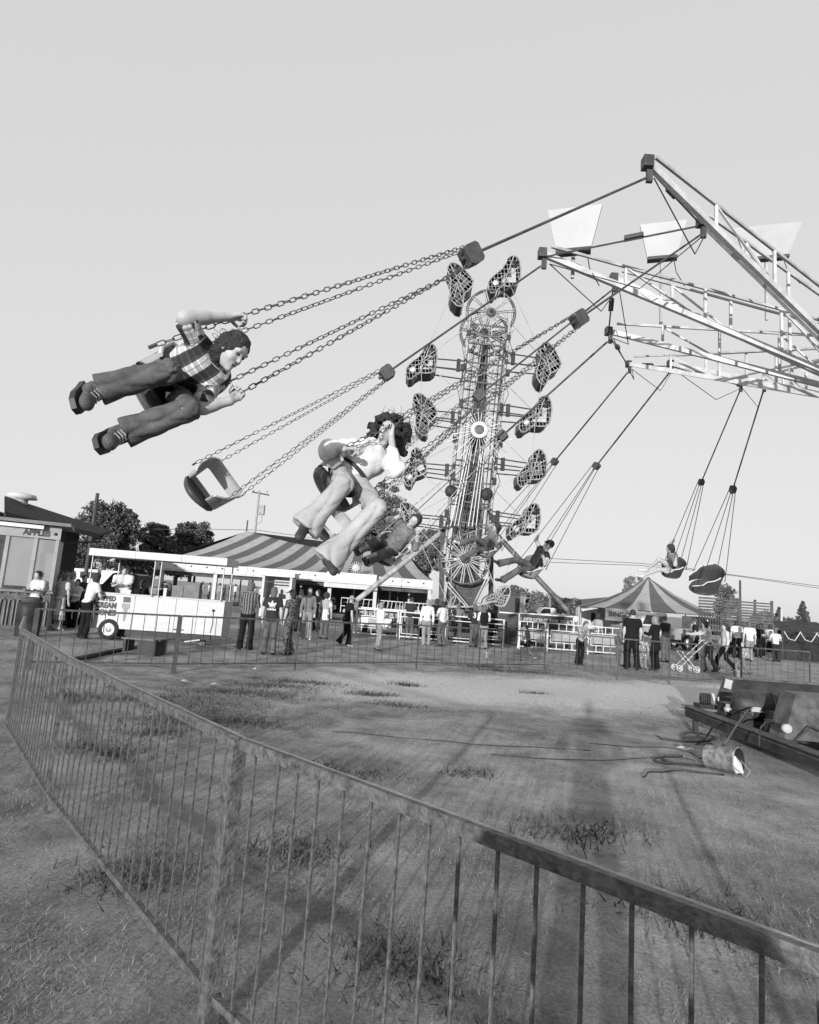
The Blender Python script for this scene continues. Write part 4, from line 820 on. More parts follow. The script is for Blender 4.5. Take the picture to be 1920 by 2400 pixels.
# ------------------------------------------------------------------ background: canopy pavilion
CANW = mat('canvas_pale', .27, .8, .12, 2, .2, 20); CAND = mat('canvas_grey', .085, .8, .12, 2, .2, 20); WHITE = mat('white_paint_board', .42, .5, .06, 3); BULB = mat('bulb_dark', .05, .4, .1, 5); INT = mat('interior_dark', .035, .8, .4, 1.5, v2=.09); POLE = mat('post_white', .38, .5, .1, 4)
def zx(px, py, Y): return at(px, py, Y)
eL, eR = at(364, 1313, 38), at(1015, 1362, 38); ez = (eL.z+eR.z)/2; X0, X1 = eL.x, eR.x
k1, k2 = at(578, 1244, 43), at(952, 1291, 43); rz_ = k1.z
pav = thing('bumper_pavilion', 'long pavilion with striped canopy roof and white bulb fascia', 'pavilion', None, (X0, 38, 0)); po = Vector((X0, 38, 0))
N_ = 19
for i in range(N_):                      # front slope, stripe by stripe
    xa, xb = X0+(X1-X0)*i/N_, X0+(X1-X0)*(i+1)/N_; f_ = lambda x: k1.x+(k2.x-k1.x)*(x-X0)/(X1-X0)
    rows = []
    for j in range(5):
        t = j/4; sag = -.28*math.sin(math.pi*t); r_ = []
        for q in range(3):
            x = xa+(xb-xa)*q/2; x2 = f_(x); tk = (x2-k1.x)/(k2.x-k1.x); zr = k1.z+(k2.z-k1.z)*tk-.55*math.sin(math.pi*tk); r_.append(Vector((x+(x2-x)*t, 38+5*t, ez+(zr-ez)*t+sag))-po)
        rows.append(r_)
    m_ = MB(); m_.add([p for r_ in rows for p in r_], [(j*3+q, j*3+q+1, (j+1)*3+q+1, (j+1)*3+q) for j in range(4) for q in range(2)], True); m_.build('canopy_stripe', CANW if i % 2 == 0 else CAND, pav)
for i, (kx, ex) in enumerate(((k1, X0), (k2, X1))):
    m_ = MB(); n = 5; m_.add([Vector((kx.x, 43, kx.z-.05))-po]+[Vector((ex, 38+10*q/n, ez))-po for q in range(n+1)], [(0, q+1, q+2) for q in range(n)]); m_.build('canopy_end', CAND, pav)
m_ = MB(); m_.add([Vector((k1.x, 43, k1.z-.05))-po, Vector((k2.x, 43, k2.z-.05))-po, Vector((X1, 48, ez))-po, Vector((X0, 48, ez))-po], [(0, 1, 2, 3)]); m_.build('canopy_back', CAND, pav)
MB().tube([Vector((k1.x, 43, 0))-po, Vector((k1.x, 43, k1.z+.75))-po], .05, 6).build('king_pole', POSTD, pav); MB().tube([Vector((k2.x, 43, 0))-po, Vector((k2.x, 43, k2.z+.1))-po], .05, 6).build('king_pole', POSTD, pav)
Lp = X1-X0; nb = 9
for i in range(nb):
    fb = MB().b2(Lp*i/nb+.01, -.08, ez-.46, Lp*(i+1)/nb-.01, -.02, ez+.02).build('fascia_board', WHITE, pav); MB().b2(Lp*i/nb+.02, -.35, ez-.56, Lp*(i+1)/nb-.02, -.25, ez-.48).build('fascia_lip', POLE, fb)
    for u in (.2, .7): MB().lathe((Lp*(i+u)/nb, -.1, ez-.2), (0, -1, 0), [(.05, 0), (.05, .03), (.001, .05)], 8).build('fascia_bulb', BULB, fb)
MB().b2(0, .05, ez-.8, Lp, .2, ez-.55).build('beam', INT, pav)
cx0, cx1 = at(768, 1340, 37.7).x-X0, at(884, 1348, 37.7).x-X0; cb = MB().b2(cx0, -.5, ez-.55, cx1, -.42, ez+.1).build('centre_board', WHITE, pav); MB().b2(cx0-.1, -.75, ez-.85, cx1+.1, -.35, ez-.58).build('centre_lip', POLE, cb)
sc_ = Vector((at(835, 1331, 37.5).x-X0, -.52, at(835, 1331, 37.5).z)); MB().lathe(sc_, (0, -1, 0), [(.26, 0), (.25, .06), (.15, .12), (.01, .14)], 20).build('sun_emblem', mat('emblem_grey', .4, .35, .3, 6), cb)
for i in range(16): a = i*math.pi/8; MB().bar(sc_+Vector((math.cos(a)*.28, -.02, math.sin(a)*.28)), sc_+Vector((math.cos(a)*.38, -.02, math.sin(a)*.38)), .035).build('sun_ray', POLE, cb)
for px in (372, 500, 772, 880, 1008): x = at(px, 1380, 37.7).x-X0; MB().b2(x-.11, -.2, 0, x+.11, .02, ez-.46).build('post', POLE, pav)
for px in (410, 452, 540, 590, 650, 705, 830, 915, 960): x = at(px, 1380, 41).x-X0; MB().b2(x-.06, 3, 0, x+.06, 3.12, ez-.3).build('inner_post', POSTD if px < 600 else POLE, pav)
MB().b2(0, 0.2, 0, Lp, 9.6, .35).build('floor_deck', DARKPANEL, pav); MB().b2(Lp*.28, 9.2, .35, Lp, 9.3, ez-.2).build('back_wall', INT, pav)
for i in range(7): x = Lp*(.04+.14*i); MB().b2(x, .2, ez-.7, x+1.1, .35, ez-.62).build('tube_lamp', POLE, pav)
G5 = 'white railings inside the pavilion'
for i, (pa, pb) in enumerate(((888, 945), (950, 1010), (800, 875))):
    a = at(pa, 1410, 38.6); b = at(pb, 1412, 38.6); r_ = thing('railing', ('white railing left of the tower ride strut inside the pavilion', 'white railing at the right end of the pavilion', 'white railing behind the white pipe gate')[i], 'railing', G5, (a.x, 38.6, .35)); L = b.x-a.x
    MB().tube([(0, 0, .1), (0, 0, 1.0), (L, 0, 1.0), (L, 0, .1)], .035, 6).build('frame', WP, r_); MB().tube([(0, 0, .5), (L, 0, .5)], .03, 6).build('mid_rail', WP, r_)
    for q in range(1, 6): MB().tube([(L*q/6, 0, .1), (L*q/6+.08, 0, 1.0)], .022, 5).build('bar', WP, r_)
bc = [( 905, 1404), (950, 1408), (985, 1410), (842, 1402)]
for i, (px, py) in enumerate(bc):
    c = at(px, py, 40.5); b_ = thing('bumper_car', ('bumper car parked at the left of the pavilion railing', 'bumper car behind the middle of the railing', 'bumper car parked at the right pavilion end', 'bumper car behind the white pipe gate')[i], 'bumper car', 'bumper cars in the pavilion', (c.x, 40.5, .35))
    m_ = MB(); m_.prism([(-.6, -.45, .12), (.65, -.45, .12), (.7, -.45, .35), (.3, -.45, .5), (0, -.45, .45), (-.1, -.45, .75), (-.55, -.45, .8), (-.62, -.45, .4)], (0, .9, 0)); fixn(m_.build('body', ZM if i % 2 else PAD, b_)); MB().b2(-.72, -.55, .08, .78, .55, .22).build('bumper', POSTD, b_); MB().tube([(-.5, 0, .8), (-.55, 0, 2.3)], .02, 5).build('pole', ZM, b_)
tb = at(652, 1390, 35.5); tk = thing('ticket_booth', 'white ticket booth with open window under the canopy edge', 'booth', None, (tb.x, 35.5, 0))
for x in (-.85, .72): MB().b2(x, -.6, 0, x+.13, .6, 2.3).build('side_wall', WHITE, tk)
MB().b2(-1.0, -.75, 2.3, 1.0, .7, 2.55).build('roof', WHITE, tk); MB().b2(-.72, -.55, 0, .72, -.5, 1.0).build('front_panel', WHITE, tk); MB().b2(-.72, .5, 0, .72, .58, 2.3).build('back_wall', PAD, tk); MB().b2(-.72, -.6, 1.0, .72, -.2, 1.06).build('counter', POLE, tk); MB().b2(-.72, -.58, 1.95, .72, -.52, 2.02).build('window_bar', INT, tk)
# ------------------------------------------------------------------ ice cream trailer
IY = 16.3; TW = mat('trailer_white', .34, .45, .06, 2, .1, 20, v2=.42, streak=(1, 1, 6)); LETD = mat('letter_dark', .05, .6, .3, 9); CHOC = mat('cone_dark', .05, .5, .2, 5); CONE = mat('cone_grey', .22, .6, .2, 8); TYRE = mat('tyre', .02, .8, .3, 20); RIM = mat('rim_pale', .35, .4, .2, 6, metal=.3)
il = at(222, 1430, IY).x; ir = at(519, 1445, IY).x; ice = thing('ice_cream_trailer', 'white ice cream trailer with lifted roof and painted cone', 'trailer', None, (il, IY, 0)); IL = ir-il
pn = [0, .30, .48, .62, .79, 1.0]
for i in range(5): MB().b2(IL*pn[i]+.006, -.02, .30, IL*pn[i+1]-.006, .03, 1.19).build('side_panel', TW, ice)
MB().b2(0, .035, .30, .06, 1.0, 1.19).build('end_wall', TW, ice); MB().b2(IL-.06, .035, .30, IL, 1.0, 1.19).build('end_wall', TW, ice); MB().b2(.06, .94, .30, IL-.06, 1.0, 1.19).build('back_panel', TW, ice); MB().b2(.07, .04, .30, IL-.07, .93, .36).build('floor', ZD, ice)
MB().b2(-.02, -.06, 1.195, IL+.02, .3, 1.225).build('counter', POLE, ice)
rfl, rfr = at(213, 1290, IY-.2).x-il, at(529, 1312, IY-.2).x-il; rz0 = at(213, 1302, IY).z
for i in range(3):
    a, b = rfl+(rfr-rfl)*i/3, rfl+(rfr-rfl)*(i+1)/3; MB().b2(a, -.3, rz0, b-.008, 1.25, rz0+.19).build('roof_panel', TW, ice)
for px in (217, 361, 376, 521): x = at(px, 1350, IY).x-il; MB().tube([(x, -.12, 1.2), (x, -.12, rz0)], .018, 6).build('roof_post', RIM, ice)
for x in (.1, IL-.1): MB().tube([(x, .96, 1.15), (x, .96, rz0)], .02, 6).build('roof_post', RIM, ice)
for j, (tx, y) in enumerate((('DIPPED', 1403), ('CREAM', 1419), ('CONES', 1436))):
    p = at(251-j*2, y, IY); text('lettering', tx, .17 if j == 0 else .20, M4(Vector((p.x-il, -.026, p.z)), Vector((1, 0, 0)), Vector((0, 0, 1)), Vector((0, -1, 0))), LETD, ice, .003, .82, bold=.012)
cxx = at(295, 1420, IY).x-il; MB().b2(cxx-.095, -.036, 1.0, cxx+.085, -.026, 1.14).build('cone_top', CHOC, ice); m_ = MB(); m_.prism([(cxx-.11, -.036, .97), (cxx+.085, -.036, .97), (cxx+.085, -.036, .86), (cxx+.02, -.036, .80), (cxx-.05, -.036, .80), (cxx-.11, -.036, .86)], (0, .01, 0)); fixn(m_.build('cone_cup', CONE, ice)); m_ = MB(); m_.prism([(cxx-.06, -.036, .79), (cxx+.03, -.036, .79), (cxx+.0, -.036, .5), (cxx-.03, -.036, .5)], (0, .01, 0)); fixn(m_.build('cone_tip', CONE, ice))
def wheel3(root, c, r_, w_, name='wheel', ax=(0, 1, 0)):
    ax = Vector(ax); t_ = MB().lathe(Vector(c)-ax*w_/2, ax, [(r_*.6, 0), (r_*.95, 0), (r_, w_*.15), (r_, w_*.85), (r_*.95, w_), (r_*.6, w_)], 20).build(name, TYRE, root)
    MB().lathe(Vector(c)-ax*w_*.47, ax, [(.001, .02), (r_*.2, .02), (r_*.25, .04), (r_*.5, .04), (r_*.62, 0), (r_*.62, w_*.9)], 16).build('rim', RIM, t_); return t_
wheel3(ice, (at(253, 1480, IY).x-il, .05, .27), .27, .2); wheel3(ice, (at(253, 1480, IY).x-il, .95, .27), .27, .2)
MB().lathe((IL-.28, -.03, .95), (0, -1, 0), [(.03, 0), (.035, .03), (.001, .04)], 10).build('cap', LETD, ice); MB().tube([(IL-.28, -.04, .93), (IL-.26, -.04, .6), (IL-.3, -.04, .35)], .008, 5).build('cord', LETD, ice)
MB().b2(IL*.62, -.04, .37, IL*.7, -.022, .4).build('latch', LETD, ice); MB().bar((IL*.34, -.03, .93), (IL*.47, -.03, 1.08), .012).build('stay', RIM, ice)
MB().b2(IL*.1, .2, .12, IL*.9, .3, .28).build('chassis', ZD, ice)
ice.rotation_euler.z = R(4)
sp = gnd(470, 1512); hd_ = thing('spare_wheel', 'spare wheel with rag leaning on the jack at trailer front', 'wheel', None, (sp.x, sp.y, 0)); wheel3(hd_, (.02, 0, .62), .21, .14); MB().b2(-.05, .0, 0, .1, .1, .45).build('jack', ZM, hd_); MB().bar((-.4, -.15, .3), (-.02, -.1, .55), .12, .05).build('drawbar', TW, hd_); MB().bar((-.36, -.2, .08), (.05, -.22, .16), .09, .03).build('foot_plate', TW, hd_)
for i, (px, py, w_, h, d_, lab) in enumerate(((447, 1392, .42, .42, .5, 'grey cooler box on the trailer counter'), (413, 1396, .3, .3, .4, 'darker low box beside the grey cooler on the trailer'), (306, 1391, .12, .1, .1, 'small white carton on the trailer counter'), (390, 1397, .08, .22, .08, 'white jug on the trailer counter'))):
    c = at(px, py, IY+.3); b_ = thing('cooler_box' if i < 2 else 'carton', lab, 'box', None, (c.x, IY+.18 if i > 1 else IY+.45, 1.226 if i > 1 else .37)); zz = h if i > 1 else h+.86
    MB().b2(-w_/2, -d_/4, 0, w_/2, d_/4, zz-.05).build('body', ZM if i < 2 else WHITE, b_); MB().b2(-w_/2-.01, -d_/4-.01, zz-.049, w_/2+.01, d_/4+.01, zz).build('lid', ZM if i < 2 else POLE, b_)
cr_ = gnd(330, 1536); ct = thing('low_crate', 'low dark crate table on the grass before the trailer', 'crate', None, (cr_.x, cr_.y, 0)); MB().b2(-.45, -.05, .33, .4, .5, .36).build('top', ZM, ct); MB().b2(-.1, 0, 0, .38, .45, .328).build('box', ZD, ct); MB().b2(-.42, 0, .05, -.36, .45, .328).build('leg', ZD, ct)
ho = MB(); hp = [gnd(*p) for p in ((172, 1552), (205, 1545), (250, 1535), (300, 1526), (330, 1520))]; ho.tube([p+Vector((0, 0, .05)) for p in hp], .05, 8); tag(ho.build('drain_hose', ZD), 'thick dark hose lying on the grass towards the crate', 'hose')
# ------------------------------------------------------------------ booth and barn, left
BW = mat('booth_white', .27, .5, .15, 3); BR = mat('booth_ornate_panel', .06, .6, .3, 5, v2=.12); BORN = mat('booth_ornament', .16, .6, .2, 8); PLANK = mat('barn_plank', .025, .85, .35, 5, .3, 40, v2=.06, streak=(6, 6, .6)); ROOF = mat('barn_roof', .025, .85, .3, 3, .4, 40, v2=.06); TUBE = mat('tube_lamp_white', .6, .4, .03, 3)
bcn = gnd(107, 1478); bo = Vector((bcn.x, bcn.y, 0)); booth = thing('candy_booth', 'pale candy apple booth with ornate base at the left edge', 'booth', None, bo); BH = at(120, 1234, bcn.y).z; B0 = -2.3
for x in (-.09, -.62, -1.3, -2.3): MB().b2(x, -.03, 1.12, x+.09, .06, BH-.38).build('post', BW, booth)
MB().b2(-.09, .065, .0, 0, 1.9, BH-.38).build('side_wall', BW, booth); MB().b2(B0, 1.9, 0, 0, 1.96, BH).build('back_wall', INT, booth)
MB().b2(B0, -.05, BH-.375, .02, .0, BH).build('header', BW, booth); MB().b2(B0, -.35, BH+.01, .25, 2.0, BH+.1).build('roof_slab', BORN, booth)
MB().b2(B0, -.2, BH-.12, -.42, -.06, BH-.02).build('tube_lamp', TUBE, booth)
text('lettering', 'APPLES', .21, M4(Vector((-.25, -.054, BH-.24)), Vector((1, 0, 0)), Vector((0, 0, 1)), Vector((0, -1, 0))), LETD, booth, .003, 1.0, 'RIGHT', bold=.012)
MB().lathe((-.12, -.05, BH-.22), (0, -1, 0), [(.045, 0), (.045, .02), (.001, .03)], 12).build('bulb', LETD, booth)
gl = bpy.data.materials.new('booth_glass'); gl.use_nodes = True; gn_ = gl.node_tree.nodes; gp = gn_['Principled BSDF']; gp.inputs['Base Color'].default_value = (.5, .5, .5, 1); gp.inputs['Roughness'].default_value = .03; gp.inputs['Alpha'].default_value = .25; gp.inputs['Specular IOR Level'].default_value = .8
for a, b in ((-.53, -.09), (-1.21, -.62)): MB().b2(a, .01, 1.2, b, .016, BH-.4).build('window_pane', gl, booth)
MB().b2(B0, -.12, 1.03, .04, .1, 1.10).build('counter', BORN, booth); MB().b2(B0, -.0, .0, 0, .06, 1.02).build('ornate_panel', BR, booth)
for i in range(11):
    x = -.12-.2*i; m_ = MB(); m_.tube([(x-.06, -.03, .12), (x-.06, -.03, .72), (x-.045, -.03, .80), (x, -.03, .84), (x+.045, -.03, .80), (x+.06, -.03, .72), (x+.06, -.03, .12)], .018, 5); m_.build('arch_moulding', BORN, booth)
for i in range(12): x = -.02-.2*i; MB().ring((x-.1, -.03, .98), (0, 1, 0), .09, .016, 10, 5, R(180), R(360), ex=(1, 0, 0)).build('scallop', BORN, booth)
booth.rotation_euler.z = R(26)
# barn
E0, E1, R1_, R0_ = at(10, 1206, 25.5), at(232, 1256, 36), at(260, 1248, 41), at(10, 1168, 29)
barn = thing('barn', 'dark plank barn with low roof behind the candy booth', 'barn', None, (E0.x, E0.y, 0)); bb = barn.location.copy()
m_ = MB(); m_.prism([E0-bb, E1-bb, R1_-bb, R0_-bb], (0, 0, .12)); fixn(m_.build('roof', ROOF, barn)); MB().bar(E0-bb+Vector((.02, 0, -.03)), E1-bb+Vector((.02, 0, -.03)), .06, .2, up=(0, 0, 1)).build('fascia', PLANK, barn)
v0 = R0_.lerp(R1_, .12).lerp(E0, .05)-bb; MB().lathe(v0, (0, 0, 1), [(.3, 0), (.3, .25), (.7, .3), (.62, .5), (.2, .58), (.01, .6)], 14).build('roof_vent', WHITE, barn)
w0, w1 = Vector((E0.x-.5, E0.y, 0)), Vector((E1.x-1.1, E1.y-.3, 0)); wd0 = (w1-w0); wn = wd0.normalized()
npl = 34
for i in range(npl):
    a = w0+wd0*(i/npl); b = w0+wd0*((i+.94)/npl); zt = E0.z+(E1.z-E0.z)*i/npl-.1; MB().bar((a+b)/2-bb, (a+b)/2-bb+Vector((0, 0, zt+.25)), .06 if i % 2 else .045, (b-a).length, up=(wn.y, -wn.x, 0)).build('plank', PLANK, barn)
p_ = w0.lerp(w1, .62)-bb; MB().bar(p_+Vector((.12, 0, 0)), p_+Vector((.12, 0, E0.z)), .2).build('corner_post', ZD, barn); MB().bar(p_+Vector((.12, 0, 3.1)), p_+Vector((1.6, 2.2, 3.5)), .09).build('eave_brace', ZD, barn)
MB().bar(w0-bb+Vector((.1, 0, 2.2)), p_+Vector((.1, 0, 2.2)), .1, .08).build('rail', ZM, barn)
# trash barrel at the extreme left
tb_ = gnd(62, 1490); tr_ = thing('trash_barrel', 'dark trash barrel before the candy booth', 'barrel', None, (tb_.x, tb_.y, 0)); MB().lathe((0, 0, 0), (0, 0, 1), [(.27, 0), (.29, .3), (.28, .32), (.29, .34), (.29, .6), (.3, .85), (.27, .86), (.26, .3)], 18).build('drum', ZD, tr_); MB().lathe((0, 0, .6), (0, 0, 1), [(.25, 0), (.24, .3), (.12, .38), (.01, .36)], 10).build('liner', POSTD, tr_)
# ------------------------------------------------------------------ vehicles
GLS = mat('vehicle_glass', .02, .08, .2, 4, spec=.8)
def vehicle(name, label, cat, px, py, Y, L, prof, wins, wx, body, wr=.34, wdt=1.75, hub=RIM, extra=None):
    c = at(px, py, Y); r_ = thing(name, label, cat, None, (c.x, Y, 0)); m_ = MB(); m_.prism([(x*L, -wdt/2, z) for x, z in prof], (0, wdt, 0)); b_ = fixn(m_.build('body', body, r_))
    bv = b_.modifiers.new('bevel', 'BEVEL'); bv.width = .05; bv.segments = 2; bv.limit_method = 'ANGLE'
    for w_ in wins:
        for y0 in (-wdt/2-.012, wdt/2-.002): mm = MB(); mm.prism([(x*L, y0, z) for x, z in w_], (0, .014, 0)); fixn(mm.build('window', GLS, r_))
    for x in wx:
        for y in (-wdt/2+.05, wdt/2-.05): wheel3(r_, (x*L, y, wr), wr, .2)
    MB().b2(min(p[0] for p in prof)*L-.08, -wdt/2+.05, .42, min(p[0] for p in prof)*L-.01, wdt/2-.05, .58).build('bumper', RIM, r_)
    return r_
PK = [(-.5, .5), (-.5, .95), (-.46, 1.0), (-.27, 1.08), (-.19, 1.62), (-.15, 1.68), (.02, 1.68), (.06, 1.62), (.08, 1.06), (.5, 1.06), (.5, .5)]
CAMP = [(-.5, .5), (-.5, .98), (-.30, 1.08), (-.24, 1.6), (-.2, 1.66), (.1, 1.66), (.12, 1.6), (.12, .5)]
GREYV = mat('vehicle_grey', .2, .35, .15, 2); WHV = mat('vehicle_white', .46, .35, .08, 2); DKV = mat('vehicle_dark', .04, .3, .3, 2)
pk = vehicle('pickup_truck', 'grey pickup truck with white cab in front of the peaked tent', 'truck', 1544, 1480, 33, 4.6, [(-.5, .5), (-.5, 1.0), (-.32, 1.1), (.5, 1.1), (.5, .5)], [], (-.33, .26), GREYV, .4)
mm = MB(); mm.prism([(-1.45, -.82, 1.11), (-1.1, -.82, 1.75), (-.95, -.82, 1.84), (.05, -.82, 1.84), (.1, -.82, 1.75), (.1, -.82, 1.11)], (0, 1.64, 0)); fixn(mm.build('cab', WHV, pk))
for w_ in ([(-1.2, 1.2), (-1.0, 1.68), (-.55, 1.68), (-.55, 1.2)], [(-.32, 1.35), (-.32, 1.65), (-.05, 1.65), (-.05, 1.35)]): mm = MB(); mm.prism([(x, -.835, z) for x, z in w_], (0, .012, 0)); fixn(mm.build('window', GLS, pk))
vehicle('van', 'white van parked beyond the ice cream trailer roof, left', 'van', 225, 1350, 44, 4.6, [(-.5, .5), (-.5, 1.1), (-.42, 1.9), (-.38, 2.0), (.46, 2.0), (.5, 1.9), (.5, .5)], [[(-.44, 1.25), (-.39, 1.8), (-.22, 1.8), (-.22, 1.25)], [(-.15, 1.35), (-.15, 1.8), (.1, 1.8), (.1, 1.35)]], (-.3, .3), WHV)
vehicle('pickup_truck', 'dark pickup truck behind the ice cream trailer', 'truck', 318, 1360, 36, 5.0, [(-.5, .5), (-.5, 1.05), (-.3, 1.15), (-.2, 1.8), (-.16, 1.86), (.05, 1.86), (.1, 1.8), (.12, 1.2), (.5, 1.2), (.5, .5)], [[(-.26, 1.2), (-.18, 1.74), (-.07, 1.74), (-.07, 1.2)], [(-.05, 1.2), (-.05, 1.74), (.04, 1.74), (.08, 1.2)]], (-.32, .3), DKV, .4)
vehicle('pickup_truck', 'white pickup truck below the hazy trees right of tower ride', 'truck', 1290, 1440, 60, 5.0, PK, [[(-.24, 1.12), (-.17, 1.58), (-.04, 1.58), (-.04, 1.12)]], (-.32, .3), WHV)
vehicle('station_wagon', 'pale station wagon parked at the far right', 'car', 1838, 1490, 42, 4.6, [(-.5, .45), (-.5, .85), (-.25, .92), (-.15, 1.4), (.44, 1.42), (.5, .95), (.5, .45)], [[(-.22, .95), (-.13, 1.33), (.05, 1.33), (.05, .95)], [(.08, .95), (.08, 1.33), (.4, 1.33), (.44, .95)]], (-.32, .3), GREYV, .32)
tkb = at(1206, 1420, 46); cv = thing('concession_trailer', 'pale boxy concession trailer with dark doorway, right of tower ride', 'trailer', None, (tkb.x, 46, 0)); MB().b2(-.85, 0, .45, .8, 2.2, 2.45).build('body', PAD, cv); MB().b2(-.9, -.05, 2.45, .85, 2.25, 2.55).build('roof', BW, cv); MB().b2(.05, -.03, .5, .4, -.01, 2.2).build('door', ZM, cv); MB().b2(.22, -.05, 1.2, .3, -.035, 1.9).build('door_slot', ZD, cv); wheel3(cv, (-.4, .1, .33), .33, .2); wheel3(cv, (.5, .1, .33), .33, .2)
# stock trailer
sx0 = at(1638, 1470, 36).x; sx1 = at(1694, 1470, 36).x; sx2 = at(1790, 1470, 37).x; zt = at(1660, 1398, 36).z; stt = thing('stock_trailer', 'slatted wooden stock trailer behind the walking family', 'trailer', None, (sx0, 36, 0)); SL = mat('slat_wood', .05, .8, .3, 3, .2, 30, v2=.11)
for i in range(7): z = zt-.16-i*.17 if i < 5 else (1.02, 1.3)[i-5]; MB().b2(0, 0, z, sx1-sx0, .05, z+.11).build('slat', SL, stt)
for i in range(9): x = (sx1-sx0)*(i+.3)/9; MB().b2(x, .06, 1.0, x+.09, .1, zt-.9).build('upright', SL, stt)
for i in range(4): x = (sx2-sx0)*i/3+(sx1-sx0)*(1-i/3); MB().b2(x-.06, .1, .95, x+.06, .2, zt+.02).build('stake', SL, stt)
for i in range(12): z = 1.0+i*(zt-1.05)/12; MB().b2(sx1-sx0+.05, .03, z, sx2-sx0, .08, z+(.125 if i < 8 else .085)).build('slat', SL, stt)
MB().b2(0, .05, .8, sx2-sx0, 2.2, .98).build('bed', ZD, stt); MB().b2(0, 2.1, 1.0, sx2-sx0, 2.16, 1.8).build('far_side', SL, stt)
for x in (.5, 2.2, 3.2): wheel3(stt, (x, .2, .42), .42, .22)
# peaked tent, bingo banner, awning stall
ap = at(1520, 1358, 52); tr0 = (1640-1368)/2*52/FPX*1.12; tent = thing('peaked_tent', 'peaked tent with broad pale and grey stripes, right background', 'tent', None, (ap.x, 52, 0)); ezt = at(1505, 1432, 52).z; ns = 20
for i in range(ns):
    a0, a1 = 2*math.pi*i/ns, 2*math.pi*(i+1)/ns; m_ = MB(); P = []
    for j in range(4):
        t = j/3; rr = .25+(tr0-.25)*t; z = ap.z+(ezt-ap.z)*t-.35*math.sin(math.pi*t)
        for a in (a0, (a0+a1)/2, a1): P.append((math.cos(a)*rr*1.06, math.sin(a)*rr, z-.0))
    m_.add(P, [(j*3+q, j*3+q+1, (j+1)*3+q+1, (j+1)*3+q) for j in range(3) for q in range(2)]); m_.build('canopy_stripe', CANW if i % 2 else CAND, tent)
    if i % 2 == 0: MB().tube([(math.cos(a0)*tr0*1.05, math.sin(a0)*tr0, 0), (math.cos(a0)*tr0*1.05, math.sin(a0)*tr0, ezt)], .05, 5).build('pole', POLE, tent)
MB().lathe((0, 0, ap.z-.1), (0, 0, 1), [(.26, 0), (.25, .12), (.05, .3)], 10).build('peak_cap', CAND, tent); MB().tube([(0, 0, 0), (0, 0, ap.z)], .07, 6).build('king_pole', POSTD, tent)
bn = at(1420, 1440, 37); bz = thing('bingo_banner', 'pale bingo banner hung on a dark stand before the tent', 'banner', None, (bn.x, 37, 0)); zt1 = at(1450, 1427, 37).z; zt0 = at(1450, 1455, 37).z; MB().b2(0, 0, zt0, 1.9, .04, zt1).build('board', BW, bz); text('lettering', 'BINGO', .42, M4(Vector((.16, -.01, (zt0+zt1)/2)), Vector((1, 0, 0)), Vector((0, 0, 1)), Vector((0, -1, 0))), LETD, bz, .004, 1.0, 'LEFT', bold=.01); MB().b2(-.35, .05, 0, -.02, .5, zt1).build('stand', ZD, bz); MB().b2(0, .05, 0, 1.9, .4, zt0-.02).build('base', ZD, bz)
aw = at(1392, 1440, 58); at2 = thing('thatched_stall', 'low stall with drooping grey roof left of the banner', 'stall', None, (aw.x, 58, 0)); m_ = MB(); m_.add([(-1.4, -1, 2.0), (1.6, -1, 2.35), (1.6, 1, 3.1), (-1.0, 1, 2.7), (-1.4, 2.4, 2.0), (1.6, 2.4, 2.3)], [(0, 1, 2, 3), (3, 2, 5, 4)]); m_.build('roof', CAND, at2); MB().b2(-1.2, .2, 0, 1.2, 1.8, 1.9).build('body', WHITE, at2); MB().b2(-.2, .16, .6, .2, .19, 1.5).build('opening', ZD, at2)
asx = at(1872, 1478, 30); asl = thing('awning_stall', 'dark awning stall hung with white rope at the right edge', 'stall', None, (asx.x, 30, 0)); m_ = MB(); m_.add([(-1.2, -.6, 1.35), (1.5, -.6, 1.5), (1.5, .9, 1.95), (-.8, .9, 1.85)], [(0, 1, 2, 3)]); m_.build('awning', ZD, asl); MB().b2(-.8, .5, 0, 1.4, .9, 1.2).build('counter', ZD, asl)
for i in range(3): x = -1.1+i*.8; MB().tube([(x, -.62, 1.38), (x+.2, -.64, 1.05), (x+.5, -.64, .98), (x+.8, -.62, 1.42)], .02, 5).build('rope', WP, asl)
for x in (-1.1, 1.4): MB().tube([(x, -.5, 0), (x, -.5, 1.4)], .03, 5).build('pole', POSTD, asl)
# poles and wires
def pole(label, px, pt, Y, r_, m, arm_=None, name='utility_pole'):
    t = at(px, pt, Y); r0 = thing(name, label, 'pole', None, (t.x, Y, 0)); MB().tube([(0, 0, 0), (0, 0, t.z)], [r_*1.25, r_], 8).build('shaft', m, r0)
    if arm_ == 1:
        MB().bar((-.75, 0, t.z-.1), (1.0, .3, t.z-.25), .14, .12).build('crossarm', POSTD, r0); MB().box((.45, 0, t.z-1.9), (.28, .25, .5)).build('transformer', GB, r0); MB().tube([(.5, 0, t.z-2.5), (.6, 0, t.z-3.0), (.2, 0, t.z-3.4), (.02, 0, t.z-3.3)], .03, 5).build('cable_loop', ZM, r0)
        for x in (-.6, 0, .8): MB().lathe((x, 0, t.z-.05), (0, 0, 1), [(.05, 0), (.07, .08), (.03, .16)], 8).build('insulator', ZM, r0)
    if arm_ == 2: MB().bar((-.5, 0, t.z), (.5, 0, t.z), .12, .2).build('lamp_head', POLE, r0)
    return t
